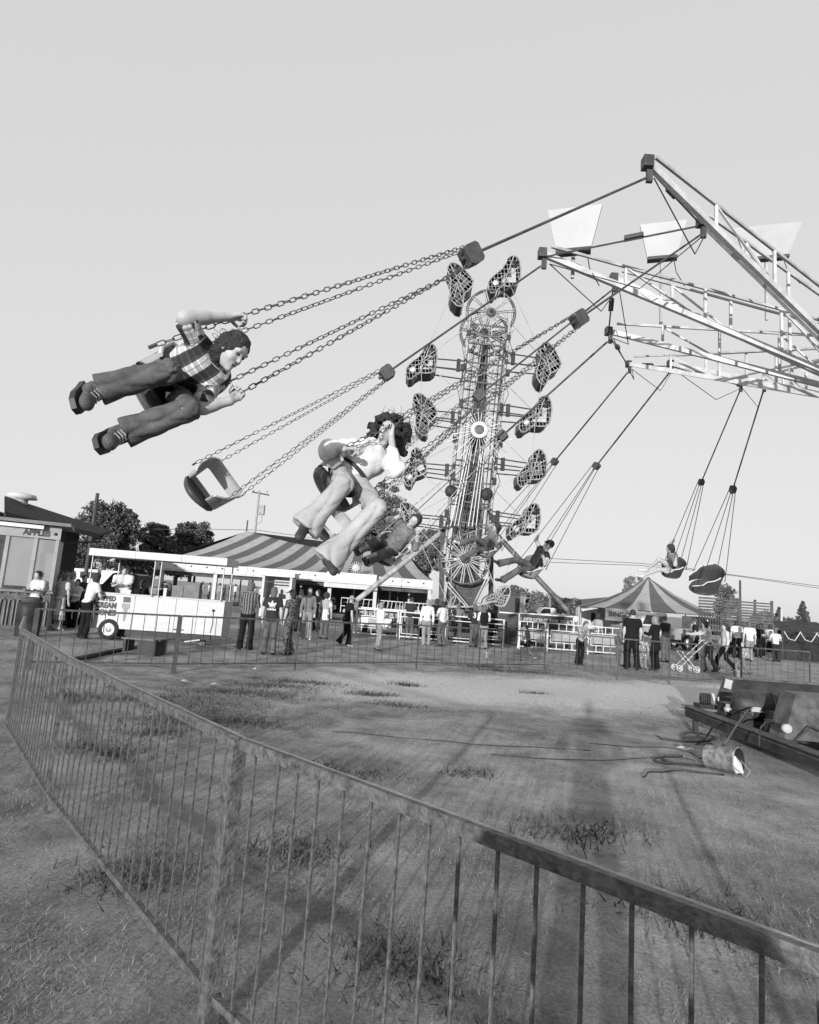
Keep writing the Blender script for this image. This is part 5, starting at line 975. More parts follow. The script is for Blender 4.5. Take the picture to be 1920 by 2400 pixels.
p1 = pole('pale utility pole with crossarm and transformer above the striped canopy', 608, 1152, 62, .11, GB, 1); pole('dark bare pole before the tall spiky tree', 229, 1156, 42, .12, POSTD); pole('thin dark pole behind the stock trailer', 1735, 1360, 60, .1, POSTD); pole('pale lamp pole at the far right', 1832, 1428, 55, .09, POLE); pole('left white lamp pole of two behind the slanting strut', 1263, 1393, 70, .09, POLE, 2, 'lamp_pole'); pole('right white lamp pole of two behind the slanting strut', 1290, 1394, 72, .09, POLE, 2, 'lamp_pole')
for i, pts in enumerate((((1290, 1309), (1496, 1320), (1600, 1330), (1700, 1345), (1930, 1375)), ((1290, 1318), (1496, 1325), (1620, 1336), (1740, 1352), (1930, 1380)), ((330, 1240), (500, 1241), (600, 1242), (700, 1256), (760, 1266)))):
    tag(MB().tube([at(*p, 62) for p in pts], .028, 5).build('power_line', POSTD), ('upper thin power line crossing the sky at the right', 'lower thin power line crossing the sky at the right', 'thin power line behind the striped canopy peak')[i], 'power line', 'power lines')
# ------------------------------------------------------------------ ride trailer, bucket, litter (right foreground)
TRD = mat('trailer_grey_black', .015, .55, .4, 4, .25, 50, v2=.045); TRE = mat('trailer_edge', .04, .5, .4, 8, v2=.11); MOT = mat('motor_black', .018, .45, .4, 9, .2, 60, v2=.05)
rt = thing('ride_trailer', 'dark steel ride trailer with motor and cables at right edge', 'trailer', None, (4.4, 9.4, 0)); ro = Vector((4.4, 9.4, 0))
bl = at(1613, 1657, 9.4); br = at(1874, 1755, 6.9); dirv = (br-bl); be = bl+dirv*2.0
m_ = MB(); a = Vector((bl.x, bl.y, 0))-ro; b = Vector((be.x, be.y, 0))-ro
MB().bar(a+Vector((0, 0, .30)), b+Vector((0, 0, .30)), .1, .16, up=(0, 0, 1)).build('side_beam', TRD, rt); MB().bar(a+Vector((-.03, 0, .385)), b+Vector((-.03, 0, .385)), .16, .012, up=(0, 0, 1)).build('beam_flange', TRE, rt); MB().bar(a+Vector((-.06, .1, .33)), b+Vector((-.06, 0, .33)), .012, .012).build('beam_pipe', TRE, rt)
MB().bar(a+Vector((1.1, 0, .28)), b+Vector((1.1, 0, .28)), .1, .16, up=(0, 0, 1)).build('side_beam', TRD, rt)
for i in range(5): p = a.lerp(b, .02+.235*i); MB().bar(p+Vector((.05, 0, .27)), p+Vector((1.05, 0, .27)), .1, .1).build('cross_member', TRD, rt)
MB().bar(a+Vector((.04, -.15, 0)), a+Vector((.04, -.15, .24)), .06).build('stand_leg', MOT, rt)
q = at(1722, 1592, 9.9)-ro; q2 = at(1683, 1630, 9.75)-ro
m_ = MB(); m_.prism([(q.x, q.y, q.z), (q.x+2.2, q.y, q.z), (q.x+2.2, q.y, .42), (q.x-.08, q.y, .42)], (0, .06, 0)); fixn(m_.build('guard_panel', TRD, rt)); m_ = MB(); m_.prism([(q.x-.005, q.y-.01, q.z), (q.x-.085, q.y-.01, .40), (q.x-.36, q.y-.12, .38), (q.x-.22, q.y-.12, q.z)], (0, .05, 0)); fixn(m_.build('guard_cheek', TRE, rt)); MB().bar((q.x-.2, q.y-.03, q.z+.02), (q.x+2.2, q.y+.03, q.z+.02), .1, .03).build('guard_cap', TRE, rt)
c = at(1702, 1602, 9.75)-ro; MB().box((c.x, c.y-.06, c.z), (.055, .01, .07), Matrix.Rotation(R(12), 3, 'Y')).build('data_plate', PAD, rt)
mc = at(1796, 1658, 8.5)-ro; MB().lathe(mc+Vector((-.42, .05, .02)), (1, -.28, 0), [(.02, 0), (.14, .0), (.18, .06), (.19, .15), (.19, .5), (.175, .52), (.175, .62), (.19, .64), (.19, .74), (.14, .8), (.02, .81)], 22).build('motor_drum', MOT, rt)
for u in (.46, .58): MB().ring(mc+Vector((-.42, .05, .02))+Vector((1, -.28, 0)).normalized()*u, (1, -.28, 0), .193, .010, 22, 5).build('drum_band', TRE, rt)
MB().box(mc+Vector((-.1, .05, -.22)), (.4, .25, .05)).build('motor_bed', MOT, rt); MB().b2(mc.x+.1, mc.y+.1, .1, mc.x+1.3, mc.y+.9, .6).build('engine_block', MOT, rt)
gc = at(1652, 1638, 9.25)-ro
for i in range(5): MB().lathe(gc+Vector((-.06+.03*i, 0, 0)), (1, -.2, 0), [(.02, 0), (.085, 0), (.085, .014), (.02, .014)], 14).build('cooling_fin', MOT, rt)
MB().box(gc+Vector((.02, 0, -.1)), (.14, .1, .03)).build('gear_base', TRD, rt); rg = at(1672, 1640, 9.2)-ro; MB().bar(rg+Vector((-.02, 0, .09)), rg+Vector((.03, 0, -.09)), .06, .03).build('rag', WHITE, rt)
l0 = at(1684, 1650, 9.0)-ro; MB().tube([l0+Vector((0, 0, .1)), l0+Vector((0, 0, -.09))], .012, 6).build('lever', RIM, rt)
pl = at(1772, 1663, 8.2)-ro; MB().box(pl, (.06, .01, .03)).build('name_plate', PAD, rt)
m_ = MB(); s0 = at(1838, 1733, 7.3)-ro; s1 = at(1866, 1626, 7.5)-ro; m_.prism([s0, s1, s1+Vector((.6, 0, 0)), s0+Vector((.7, 0, 0))], (0, .3, .0)); fixn(m_.build('sloped_cover', TRE, rt))
lm = at(1846, 1708, 7.15)-ro; MB().lathe(lm, (-.2, -1, .1), [(.05, -.05), (.052, 0), (.045, .012), (.001, .02)], 16).build('lamp', PAD, rt)
for i, pts in enumerate((((1763, 1658, 8.2), (1750, 1668, 8.0), (1728, 1698, 7.6), (1705, 1735, 7.5), (1680, 1765, 7.5), (1640, 1778, 7.4)), ((1676, 1680, 9.0), (1668, 1710, 8.8), (1650, 1735, 8.6), (1620, 1752, 8.6)), ((1815, 1690, 7.6), (1796, 1692, 7.4), (1784, 1705, 7.3), (1780, 1730, 7.25), (1780, 1750, 7.2)), ((1716, 1634, 9.2), (1750, 1628, 9.1), (1800, 1630, 9.0), (1850, 1636, 8.9)))):
    MB().tube([at(*p)-ro for p in pts], .011, 7).build('cable', TRE if i == 0 else MOT, rt)
for i in range(6): p = a.lerp(b, .12+.1*i); MB().tube([p+Vector((.2+.1*(i % 3), 0, .36)), p+Vector((.35, -.1, .5+.05*(i % 2))), p+Vector((.7, -.25, .42))], .008+.004*(i % 2), 6).build('hose', MOT if i % 2 else TRE, rt)
for i, (x, y, z, sx, sy, sz) in enumerate(((.35, -.5, .45, .12, .1, .08), (.25, -1.0, .42, .08, .12, .06), (.6, -1.3, .46, .14, .1, .1), (.3, -1.7, .44, .1, .1, .07), (.55, -.2, .47, .09, .12, .1), (.8, -.7, .5, .1, .2, .16))): MB().box((x, y, z), (sx, sy, sz)).build('gear_housing', (MOT, TRD, TRE)[i % 3], rt)
for i in range(4): MB().lathe((.2+.16*i, -.75-.3*i, .44), (0, 0, 1), [(.001, 0), (.05, 0), (.05, .05), (.03, .06), (.03, .1), (.001, .1)], 10).build('valve', TRE if i % 2 else RIM, rt)
G6 = 'black power cables on the grass'
for i, (pts, lab) in enumerate(((((1382, 1743), (1450, 1748), (1520, 1752), (1590, 1755), (1640, 1776)), 'black cable leaving the trailer towards the left'), (((1150, 1770), (1250, 1776), (1350, 1782), (1470, 1779), (1560, 1776), (1600, 1776), (1640, 1787)), 'long black cable crossing the lower field'), (((1560, 1776), (1535, 1782), (1540, 1790), (1580, 1796), (1640, 1800), (1680, 1800)), 'looped black cable left of the bucket'), (((1600, 1775), (1560, 1779), (1556, 1786), (1600, 1796), (1650, 1798)), 'inner loop of black cable left of the bucket'), (((1540, 1728), (1560, 1738), (1620, 1742), (1680, 1738), (1660, 1726), (1610, 1722), (1600, 1734)), 'coiled dark cable under the trailer stand'), (((1505, 1825), (1530, 1815), (1570, 1812), (1620, 1812), (1700, 1822)), 'black cable near the bucket mouth'),
        (((780, 1715), (900, 1725), (1010, 1735), (1120, 1745), (1250, 1752), (1382, 1758)), 'thin cable lying across the middle of the field'))):
    P = [gnd(*p)+Vector((0, 0, .02 if i not in (0, 1, 6) else .0)) for p in pts]; Q = []
    for k in range(len(P)-1):
        p0, p1_, p2, p3 = P[max(k-1, 0)], P[k], P[k+1], P[min(k+2, len(P)-1)]
        for j in range(8):
            t = j/8; Q.append(.5*((2*p1_)+(p2-p0)*t+(2*p0-5*p1_+4*p2-p3)*t*t+(3*p1_-p0-3*p2+p3)*t**3))
    Q.append(P[-1]); tag(MB().tube([p+Vector((.015*math.sin(i_*.7), .02*math.sin(i_*.45+i), 0)) for i_, p in enumerate(Q)], .010 if i not in (0, 1, 6) else .0045, 7).build('power_cable', MOT), lab, 'cable', G6)
bp_ = gnd(1718, 1822); bkt = thing('bucket', 'dented paint bucket lying on its side with paper inside', 'bucket', None, (bp_.x, bp_.y+.12, 0)); BK = mat('bucket_stained', .06, .55, .6, 16, .3, 60, v2=.3); BKI = mat('bucket_inside', .02, .7, .3, 8)
ax_ = Vector((.62, -.78, .06)).normalized(); o_ = Vector((-.14, .17, .145)); MB().lathe(o_, ax_, [(.002, .0), (.118, 0), (.122, .01), (.142, .33), (.148, .335), (.148, .35), (.141, .35)], 28).build('pail', BK, bkt); MB().lathe(o_, ax_, [(.002, .02), (.112, .02), (.138, .349)], 28).build('inside', BKI, bkt)
mo = o_+ax_*.30; xx, yy = frame(ax_); m_ = MB(); m_.add([mo+Vector((-.06, -.02, -.13)), mo+Vector((.09, -.03, -.12)), mo+Vector((.09, .02, -.03)), mo+Vector((.02, .03, .05)), mo+Vector((-.04, .03, -.02))], [(0, 1, 2, 3, 4)]); m_.build('paper', WHITE, bkt); MB().tube([mo+xx*.14, mo+ax_*.12+xx*.1-yy*.1, mo+ax_*.1-yy*.17, mo+ax_*.12-xx*.1-yy*.1, mo-xx*.14], .004, 5).build('handle', RIM, bkt)
for i, (px, py, s_, lab) in enumerate(((1597, 1757, .075, 'left of two crumpled papers on the ground by the trailer'), (1619, 1760, .07, 'right of two crumpled papers on the ground by the trailer'), (431, 1599, .09, 'left scrap of white litter among the weeds'), (503, 1607, .10, 'right scrap of white litter among the weeds'), (598, 1570, .05, 'small scrap of litter below the far barrier'))):
    g = gnd(px, py); m_ = MB(); rr = random.Random(i); P = [(s_*math.cos(a*1.05)*rr.uniform(.7, 1.1), s_*.7*math.sin(a*1.05)*rr.uniform(.7, 1.1), rr.uniform(.005, .04)) for a in range(6)]+[(0, 0, .05)]; m_.add(P, [(k, (k+1) % 6, 6) for k in range(6)]); o_ = m_.build('litter', WHITE); o_.location = g; tag(o_, lab, 'litter', 'white paper litter')
def cup(px, py, h, r_, lab, name='paper_cup', Y=None):
    g = gnd(px, py); t = thing(name, lab, 'cup' if name == 'paper_cup' else 'bucket', None, g); MB().lathe((0, 0, 0), (0, 0, 1), [(.001, 0), (r_*.8, 0), (r_, h), (r_*1.05, h), (r_*.95, h), (r_*.75, .02), (.001, .02)], 14).build('wall', WHITE, t); MB().ring((0, 0, h), (0, 0, 1), r_, .006, 14, 4).build('lip', WHITE, t)
cup(1142, 1542, .17, .06, 'white paper cup standing on the grass behind the thin barrier'); cup(1727, 1592, .24, .10, 'white pail standing behind the ride trailer guard', 'pail')
# ------------------------------------------------------------------ clothing patterns (woven or printed colour)
def plaid(name, vs, px_, py_, w=(.3, .45), fine=True):
    m = bpy.data.materials.new(name); m.use_nodes = True; n = m.node_tree; N = n.nodes; L = n.links; b = N['Principled BSDF']; b.inputs['Roughness'].default_value = .85; b.inputs['Specular IOR Level'].default_value = .2
    a = N.new('ShaderNodeAttribute'); a.attribute_name = 'tc'; s = N.new('ShaderNodeSeparateXYZ'); L.new(a.outputs['Vector'], s.inputs[0])
    def band(src, per, ramp):
        d = N.new('ShaderNodeMath'); d.operation = 'MULTIPLY_ADD'; d.inputs[1].default_value = 1/per; d.inputs[2].default_value = 20.3; L.new(src, d.inputs[0])
        f = N.new('ShaderNodeMath'); f.operation = 'FRACT'; L.new(d.outputs[0], f.inputs[0]); r = N.new('ShaderNodeValToRGB'); r.color_ramp.interpolation = 'CONSTANT'
        while len(r.color_ramp.elements) < len(ramp): r.color_ramp.elements.new(.5)
        for e, (p, v) in zip(r.color_ramp.elements, ramp): e.position = p; e.color = (v, v, v, 1)
        L.new(f.outputs[0], r.inputs[0]); return r.outputs[0]
    lo, hi = vs
    c1 = band(s.outputs[0], px_, [(0, lo), (w[0], lo*1.8), (w[0]+.05, hi), (w[0]+w[1]*.5, hi*.6), (w[0]+w[1]*.62, hi), (w[0]+w[1], lo*1.5)]); c2 = band(s.outputs[1], py_, [(0, .65), (.25, 1.35), (.32, .75), (.7, 1.1), (.9, .5)])
    x = N.new('ShaderNodeMix'); x.data_type = 'RGBA'; x.blend_type = 'MULTIPLY'; x.inputs[0].default_value = 1; L.new(c1, x.inputs[6]); L.new(c2, x.inputs[7])
    no = N.new('ShaderNodeTexNoise'); no.inputs['Scale'].default_value = 60; bp = N.new('ShaderNodeBump'); bp.inputs['Strength'].default_value = .25; bp.inputs['Distance'].default_value = .01; L.new(no.outputs[0], bp.inputs['Height']); L.new(bp.outputs[0], b.inputs['Normal'])
    L.new(x.outputs[2], b.inputs['Base Color']); return m
def printed(name, lo, hi, sc):
    m = bpy.data.materials.new(name); m.use_nodes = True; n = m.node_tree; N = n.nodes; L = n.links; b = N['Principled BSDF']; b.inputs['Roughness'].default_value = .85
    tc = N.new('ShaderNodeTexCoord'); v = N.new('ShaderNodeTexVoronoi'); v.inputs['Scale'].default_value = sc; L.new(tc.outputs['Object'], v.inputs['Vector']); r = N.new('ShaderNodeValToRGB'); r.color_ramp.elements[0].position = .28; r.color_ramp.elements[1].position = .42; r.color_ramp.elements[0].color = (hi,)*3+(1,); r.color_ramp.elements[1].color = (lo,)*3+(1,); L.new(v.outputs['Distance'], r.inputs[0]); L.new(r.outputs[0], b.inputs['Base Color']); return m
DENIM = mat('denim_dark', .05, .9, .4, 6, .3, 120, v2=.115, detail=3, spec=.15); DENIML = mat('denim_pale', .15, .9, .3, 5, .3, 110, v2=.24, detail=3, spec=.15); DENIMM = mat('denim_mid', .05, .9, .3, 10, .5, 150, v2=.12, spec=.15)
BOOT = mat('boot_leather', .04, .55, .4, 22, .3, 90, v2=.10); SHOED = mat('shoe_dark', .03, .5, .3, 12); SHOEW = mat('shoe_pale', .4, .6, .15, 12); HD = mat('hair_dark', .016, .6, .5, 60, .8, 140, v2=.05); HL = mat('hair_fair', .14, .6, .4, 60, .6, 140, v2=.26); HB = mat('hair_brown', .06, .6, .4, 60, .6, 140, v2=.12)
PLAID = plaid('plaid_bold', (.04, .5), .125, .085, (.34, .52)); PLAIDS = plaid('plaid_small', (.04, .2), .07, .07); STRIPE = plaid('stripe_fine', (.22, .5), .06, 9.0); FLORAL = printed('floral_dark', .03, .2, 26); FLORALL = printed('floral_pale', .15, .5, 22)
BLK = CLOTH(.01); DK = CLOTH(.025); GR = CLOTH(.13); WH = CLOTH(.5); OFF = CLOTH(.4); LG = CLOTH(.27)
# ------------------------------------------------------------------ the two riders nearest the camera
man = person('man in plaid shirt and flared jeans flying on the nearest swing', manJ, dict(hero=1, vox=.010, bvox=.0085, hvox=.008, s=.98, sm=PLAID, sleeve='elbow', hem=-.02, lm=DENIM, flare=.078, legw=.86, fold=.010, shoe=BOOT, boot=1, skin=.34, bulk=.92, headk=.9, hemx=-.005, hair='mid', hm=HD,
    hands={'R': (handR-manJ['haR'], -cu-cf*.3, 1.0), 'L': (handL-manJ['haL'], -cf+cr*.2, 1.0)}), 'riders on the swing ride')
mo_ = man.location
def P_(p): return Vector(p)-mo_
up_m = (manJ['neck']-manJ['pelvis']).normalized(); rt_m = (manJ['shR']-manJ['shL']); rt_m = (rt_m-up_m*rt_m.dot(up_m)).normalized(); fw_m = up_m.cross(rt_m)
for sg in (-1, 1):                     # open shirt collar
    c0 = Vector(manJ['neck'])+up_m*.02+fw_m*.06; m_ = MB(); m_.add([P_(c0+rt_m*.01*sg), P_(c0+rt_m*.085*sg-fw_m*.05+up_m*.03), P_(c0+rt_m*.11*sg+fw_m*.0-up_m*.06), P_(c0+rt_m*.05*sg+fw_m*.05-up_m*.11)], [(0, 1, 2, 3)]); so_ = m_.build('collar', PLAID, man); sd_ = so_.modifiers.new('s', 'SOLIDIFY'); sd_.thickness = .008
for q in 'RL':                          # boot laces and soles
    an, to, kn = (Vector(manJ[k+q]) for k in ('an', 'to', 'kn')); fd = (to-an).normalized(); sh = (kn-an).normalized(); nn = (sh-fd*sh.dot(fd)).normalized(); sd = fd.cross(nn)
    lc = MB()
    for i in range(5): c0 = an-sh*.035+fd*(.04+.024*i)+nn*(.064-.009*i); lc.tube([P_(c0-sd*.03-nn*.01), P_(c0+nn*.002), P_(c0+sd*.03-nn*.01)], .0042, 5)
    lc.build('lace', mat('lace_pale', .3, .8, .2, 20), man)
    so2 = MB(); cS = an-sh*.035-nn*.036; so2.prism([P_(cS+fd*x+sd*y) for x, y in ((-.09, -.038), (-.105, 0), (-.09, .038), (0, .042), (.11, .054), (.18, .042), (.212, 0), (.18, -.042), (.11, -.054), (0, -.042))], -nn*.026); fixn(so2.build('boot_sole', SHOED, man))
girl = person('curly haired girl in white blouse and pale bell-bottoms on a swing', girlJ, dict(hero=1, vox=.013, bvox=.0105, hvox=.011, s=.93, loose=1, sm=CLOTH(.58), top='blouse', sleeve='elbow', hem=-.01, lm=mat('trouser_pale', .27, .9, .3, 4, .3, 110, v2=.38, detail=3, spec=.1), flare=.14, fold=.011, shoe=mat('sandal', .04, .6, .3, 14), skin=.36, hemx=.05, hair='curly', hm=HD,
    hands={'L': (ghL-girlJ['haL'], -cr*.6-cf*.5, 1.0), 'R': (ghR-girlJ['haR'], -cu, .8)}), 'riders on the swing ride')
go_ = A(girl.location)
hc = A(girlJ['head']); hu_ = unit(girlJ['hup']); hf_ = unit(girlJ['hfwd']); hr_ = np.cross(hf_, hu_); Z = SDF(.03)
cR, cU, cF = A(cr), A(cu), A(cf)
for i in range(90):                     # big blown curls round the face
    px, py = random.uniform(868, 956), random.uniform(974, 1070); e_ = ((px-912)/46)**2+((py-1020)/50)**2
    if e_ > 1.05 or (884 < px < 922 and 988 < py < 1062) or (px < 890 and py > 1025): continue
    c = A(at(px, py, random.uniform(5.1, 5.3))); Z.cap(c, c+cR*random.uniform(-.02, .05)-cU*random.uniform(-.02, .06)+cF*.03, .036, .024, k=.012)
for i in range(14):
    c = A(at(random.uniform(884, 930), random.uniform(976, 986), random.uniform(5.04, 5.2))); Z.cap(c, c+cR*.03-cU*.01, .032, .026, k=.012)
Vv, F = Z.mesh(.012, wr(.010, 75, .7)); link('hair_curls', np_mesh('hair_curls', Vv-go_, F, HD), girl)
for q in 'RL':                           # puffed blouse sleeves
    Z = SDF(.03); a, e, h_ = A(girlJ['sh'+q]), A(girlJ['el'+q]), A(girlJ['ha'+q]); Z.cap(a, e, .07, .085).cap(e, lerp(e, h_, .55), .082, .045); Vv, F = Z.mesh(.011, wr(.011, 26, .3)); link('puff_sleeve', np_mesh('puff_sleeve', Vv-go_, F, CLOTH(.58)), girl)
strands(girl, girlJ['head']+cr*.03, go_, .135, 170, .13, HD, 3, r0=.0016, drift=cR*.5-cU*.1, ok=lambda p: (p-hc)@hf_ < .03)
strands(man, manJ['head'], A(man.location), .1, 90, .07, HD, 4, r0=.0014, drift=-cR*.4+cU*.2, ok=lambda p: (p-A(manJ['head']))@unit(manJ['hfwd']) < 0)
wst = A(girlJ['pelvis'])+unit(A(girlJ['neck'])-A(girlJ['pelvis']))*.085; upg = Vector(unit(A(girlJ['neck'])-A(girlJ['pelvis']))); MB().ring(Vector(wst-go_), upg, .138, .018, 28, 6).build('belt', mat('belt_dark', .03, .5, .3, 20), girl)
# ------------------------------------------------------------------ farther riders, seated in their swings
def rider(key, label, st, lean=0., thigh=5., knee=10., kneeL=None, thighL=None, look=None, arms='chain', s=1.0):
    S, r, f, u, blk, hk = SW[key]; S, r, f, u = A(S), A(r), A(f), A(u); pel = S+u*.11*s; ln = R(lean); tu = u*math.cos(ln)+f*math.sin(ln); tf = f*math.cos(ln)-u*math.sin(ln); neck = pel+tu*.5*s
    hf = unit(tf if look is None else A(look)); J = dict(pelvis=pel, neck=neck, head=neck+tu*.17*s+tf*.02, hup=tu, hfwd=hf)
    for q, sg in (('R', 1), ('L', -1)):
        sh = neck+r*.18*sg*s-tu*.05*s; hand = S+r*.235*sg+f*.14+u*.62; el = (sh+hand)/2+r*sg*.12-u*.12*s
        if arms == 'up' and sg > 0: hand = S+r*.23+f*.12+u*.85; el = (sh+hand)/2+r*.1-u*.02
        if arms == 'down' and sg < 0: hand = S-r*.26+f*.2+u*.15; el = (sh+hand)/2-r*.12
        J['sh'+q] = sh; d = unit(hand-el); J['el'+q] = el; J['ha'+q] = hand-d*.06
        hip = pel+r*.09*sg*s-u*.02; th = R(thighL if (thighL is not None and sg < 0) else thigh); kb = R(kneeL if (kneeL is not None and sg < 0) else knee); dk = f*math.cos(th)+u*math.sin(th); kn = hip+dk*.43*s+r*.03*sg; ds = -u*math.cos(kb)+f*math.sin(kb); an = kn+ds*.42*s
        J['hip'+q] = hip; J['kn'+q] = kn; J['an'+q] = an; J['to'+q] = an+unit(f*math.cos(kb*.6)+u*math.sin(kb*.6)*.6)*.14*s+ds*.045
    st = dict(st); st['s'] = s; return person(label, J, st, 'riders on the swing ride')
rider('denim', 'rider in faded denim jacket and dark jeans behind the girl', dict(vox=.016, sm=mat('jacket_denim', .07, .9, .3, 14, .4, 60, v2=.17), top='jacket', sleeve='long', lm=DENIM, flare=.09, shoe=SHOED, hair='mid', hm=HD), 8, 5, 55)
rider('pale', 'rider in pale shirt with knees up before the lower wheel', dict(vox=.02, sm=GR, sleeve='long', lm=DENIM, flare=.09, shoe=SHOEW, hair='mid', hm=HD), 15, 20, 60, 30, 0)
rider('cap', 'rider in dark vest and cap reclining on a swing', dict(vox=.018, sm=DK, top='vest', sleeve='none', lm=DENIM, flare=.09, shoe=SHOED, hair='short', hm=HD, cap=BLK), -10, 12, 70, 40, 0, arms='up')
rider('right', 'bare legged rider in dark shirt high over the peaked tent', dict(vox=.02, sm=GR, sleeve='short', lm=LG, legs='short', shoe=SHOEW, hair='mid', hm=HD), 20, 25, 35, 55, 5, arms='up')
# ------------------------------------------------------------------ people on the ground
def P(label, px, py, H, face, st, group=None, **kw):
    s = H/1.75; J = stand(px, py, H, face, **kw); st = dict(st); st['s'] = s; st.setdefault('vox', .024); return person(label, J, st, group)
GV = 'onlookers along the far barrier'
FLA = dict(flare=.115, shoe=SHOED)
P('man in plaid shirt and dark flared trousers seen from behind', 572, 1524, 1.78, 5, dict(sm=PLAIDS, sleeve='long', lm=BLK, hair='mid', hm=HB, bulk=1.05, **FLA), GV, arms=('front', 'front'), spread=.13)
tw = P('long haired woman with white trefoil on her dark shirt back', 627, 1534, 1.70, -3, dict(sm=DK, sleeve='short', lm=DENIMM, hair='long', hl=.16, hm=HB, hem=.08, loose=1, fem=True, **FLA), GV, arms=('down', 'down'), spread=.12)
P('man in cap and speckled shirt holding a white bag', 674, 1534, 1.66, -60, dict(sm=FLORAL, sleeve='short', lm=FLORAL, hair='mid', hm=HD, cap=BLK, **FLA), GV, arms=('front', 'down'))
P('man in pale overalls facing the camera', 716, 1497, 1.76, 178, dict(sm=GR, sleeve='long', lm=DENIML, hair='mid', hm=HB, flare=.12, shoe=SHOEW), GV, arms=('down', 'down'), spread=.13)
P('dark haired woman in pale striped tunic seen from behind', 757, 1497, 1.62, 10, dict(sm=STRIPE, top='tunic', sleeve='short', loose=1, hem=.22, lm=DENIMM, hair='afro', hm=HD, fem=True, **FLA), GV, arms=('down', 'down'))
P('woman all in black leaning right with a headscarf', 806, 1513, 1.62, 60, dict(sm=BLK, sleeve='short', lm=BLK, hair='short', hm=FLORALL, flare=.13, shoe=SHOEW, fem=True), GV, arms=('down', 'hip'), lean=14, spread=.16, stride=.2)
P('person in speckled shirt behind the white bag man', 697, 1480, 1.68, 20, dict(sm=FLORAL, sleeve='short', lm=DK, hair='mid', hm=HD, **FLA), GV)
P('dark shirted man half hidden behind the overalls man', 739, 1478, 1.72, 200, dict(sm=BLK, sleeve='short', lm=DK, hair='mid', hm=HD, **FLA), GV, arms=('cross', 'cross'))
P('fair boy in white shirt and pale jeans looking right', 884, 1524, 1.48, 60, dict(sm=WH, sleeve='long', lm=DENIML, hair='mid', hm=HL, flare=.09, shoe=SHOED), GV, arms=('down', 'front'))
P('woman with long white hair and pale jeans', 998, 1511, 1.66, 0, dict(sm=WH, sleeve='long', lm=DENIML, hair='long', hl=.28, hm=HL, flare=.1, shoe=SHOEW, fem=True), GV)
P('dark clad man between the two white topped women', 1019, 1502, 1.72, 30, dict(sm=BLK, sleeve='long', lm=BLK, hair='mid', hm=HD, **FLA), GV)
P('dark haired woman in white tee and dark jeans', 1034, 1514, 1.64, -40, dict(sm=WH, sleeve='short', lm=DENIM, hair='mid', hm=HD, fem=True, **FLA), GV, arms=('down', 'hip'))
j3 = P('youth in dark jersey with number three on the back', 1108, 1516, 1.62, 8, dict(sm=DK, top='jersey', sleeve='elbow', lm=DENIMM, hair='mid', hm=HB, **FLA), GV, arms=('front', 'front'))
rg_ = P('youth in dark shirt with white sleeves seen from behind', 1131, 1521, 1.58, 2, dict(sm=BLK, sleeve='none', lm=DENIML, hair='mid', hm=HB, flare=.12, shoe=SHOED), GV, arms=('front', 'front'))
P('dark clad man right of the white sleeved youth', 1149, 1513, 1.72, -20, dict(sm=BLK, sleeve='long', lm=BLK, hair='mid', hm=HD, **FLA), GV)
P('small child in dark shorts running left', 1238, 1548, 1.12, -80, dict(sm=GR, sleeve='short', lm=BLK, legs='short', shoe=SHOEW, hair='mid', hm=HD, vox=.02), GV, arms=('swing', 'front'), stride=.5, lean=14)
P('fair haired person behind the lettered board', 1245, 1512, 1.74, 170, dict(sm=GR, sleeve='short', lm=DK, hair='mid', hm=HL, **FLA), GV)
P('youth in flowered shirt and dark trousers bending his head', 1357, 1558, 1.42, 150, dict(sm=FLORALL, sleeve='short', lm=BLK, hair='mid', hm=HB, flare=.1, shoe=SHOED), GV, arms=('front', 'front'), lean=18, headtilt=40)
GR_ = 'people at the right barrier'
P('heavy man in black seen from behind at right barrier', 1482, 1568, 1.82, 12, dict(sm=BLK, sleeve='short', lm=BLK, hair='short', hm=HD, bulk=1.22, **FLA), GR_, arms=('down', 'down'), spread=.14)
P('grey shirted person pressed against the heavy man', 1464, 1562, 1.62, 60, dict(sm=LG, sleeve='long', lm=GR, hair='mid', hm=HD, **FLA), GR_, arms=('cross', 'front'))
P('fair haired woman in long dark coat', 1536, 1570, 1.66, -40, dict(sm=BLK, top='coat', sleeve='long', lm=BLK, hair='long', hl=.12, hm=HL, hem=.3, loose=1, fem=True, **FLA), GR_, arms=('front', 'front'))
P('small child in patterned clothes between the dark pair', 1508, 1568, 1.0, 20, dict(sm=FLORALL, sleeve='short', lm=FLORALL, hair='mid', hm=HB, flare=.08, shoe=SHOED, vox=.02), GR_)
pw = P('long haired woman in white top pushing the pushchair', 1664, 1576, 1.66, -82, dict(sm=WH, sleeve='none', lm=DENIMM, hair='long', hl=.26, hm=HD, fem=True, flare=.14, shoe=SHOED), GR_, arms=('reach', 'reach'), lean=10, stride=.3)
P('boy in white shirt and black trousers striding left', 1700, 1576, 1.60, -80, dict(sm=OFF, sleeve='long', lm=BLK, hair='mid', hm=HD, **FLA), GR_, arms=('swing', 'down'), stride=.55)
P('toddler in checked top walking behind the boy', 1742, 1582, 1.05, -75, dict(sm=FLORALL, sleeve='short', lm=GR, hair='short', hm=HL, shoe=SHOED, vox=.02), GR_, arms=('down', 'swing'), stride=.55)
P('man in white tee and dark jeans strolling away', 1727, 1542, 1.74, 20, dict(sm=WH, sleeve='short', lm=DK, hair='mid', hm=HD, **FLA), GR_)
P('man in white tee and pale jeans strolling beside him', 1757, 1550, 1.72, 15, dict(sm=WH, sleeve='short', lm=DENIML, hair='mid', hm=HB, **FLA), GR_, stride=.3)
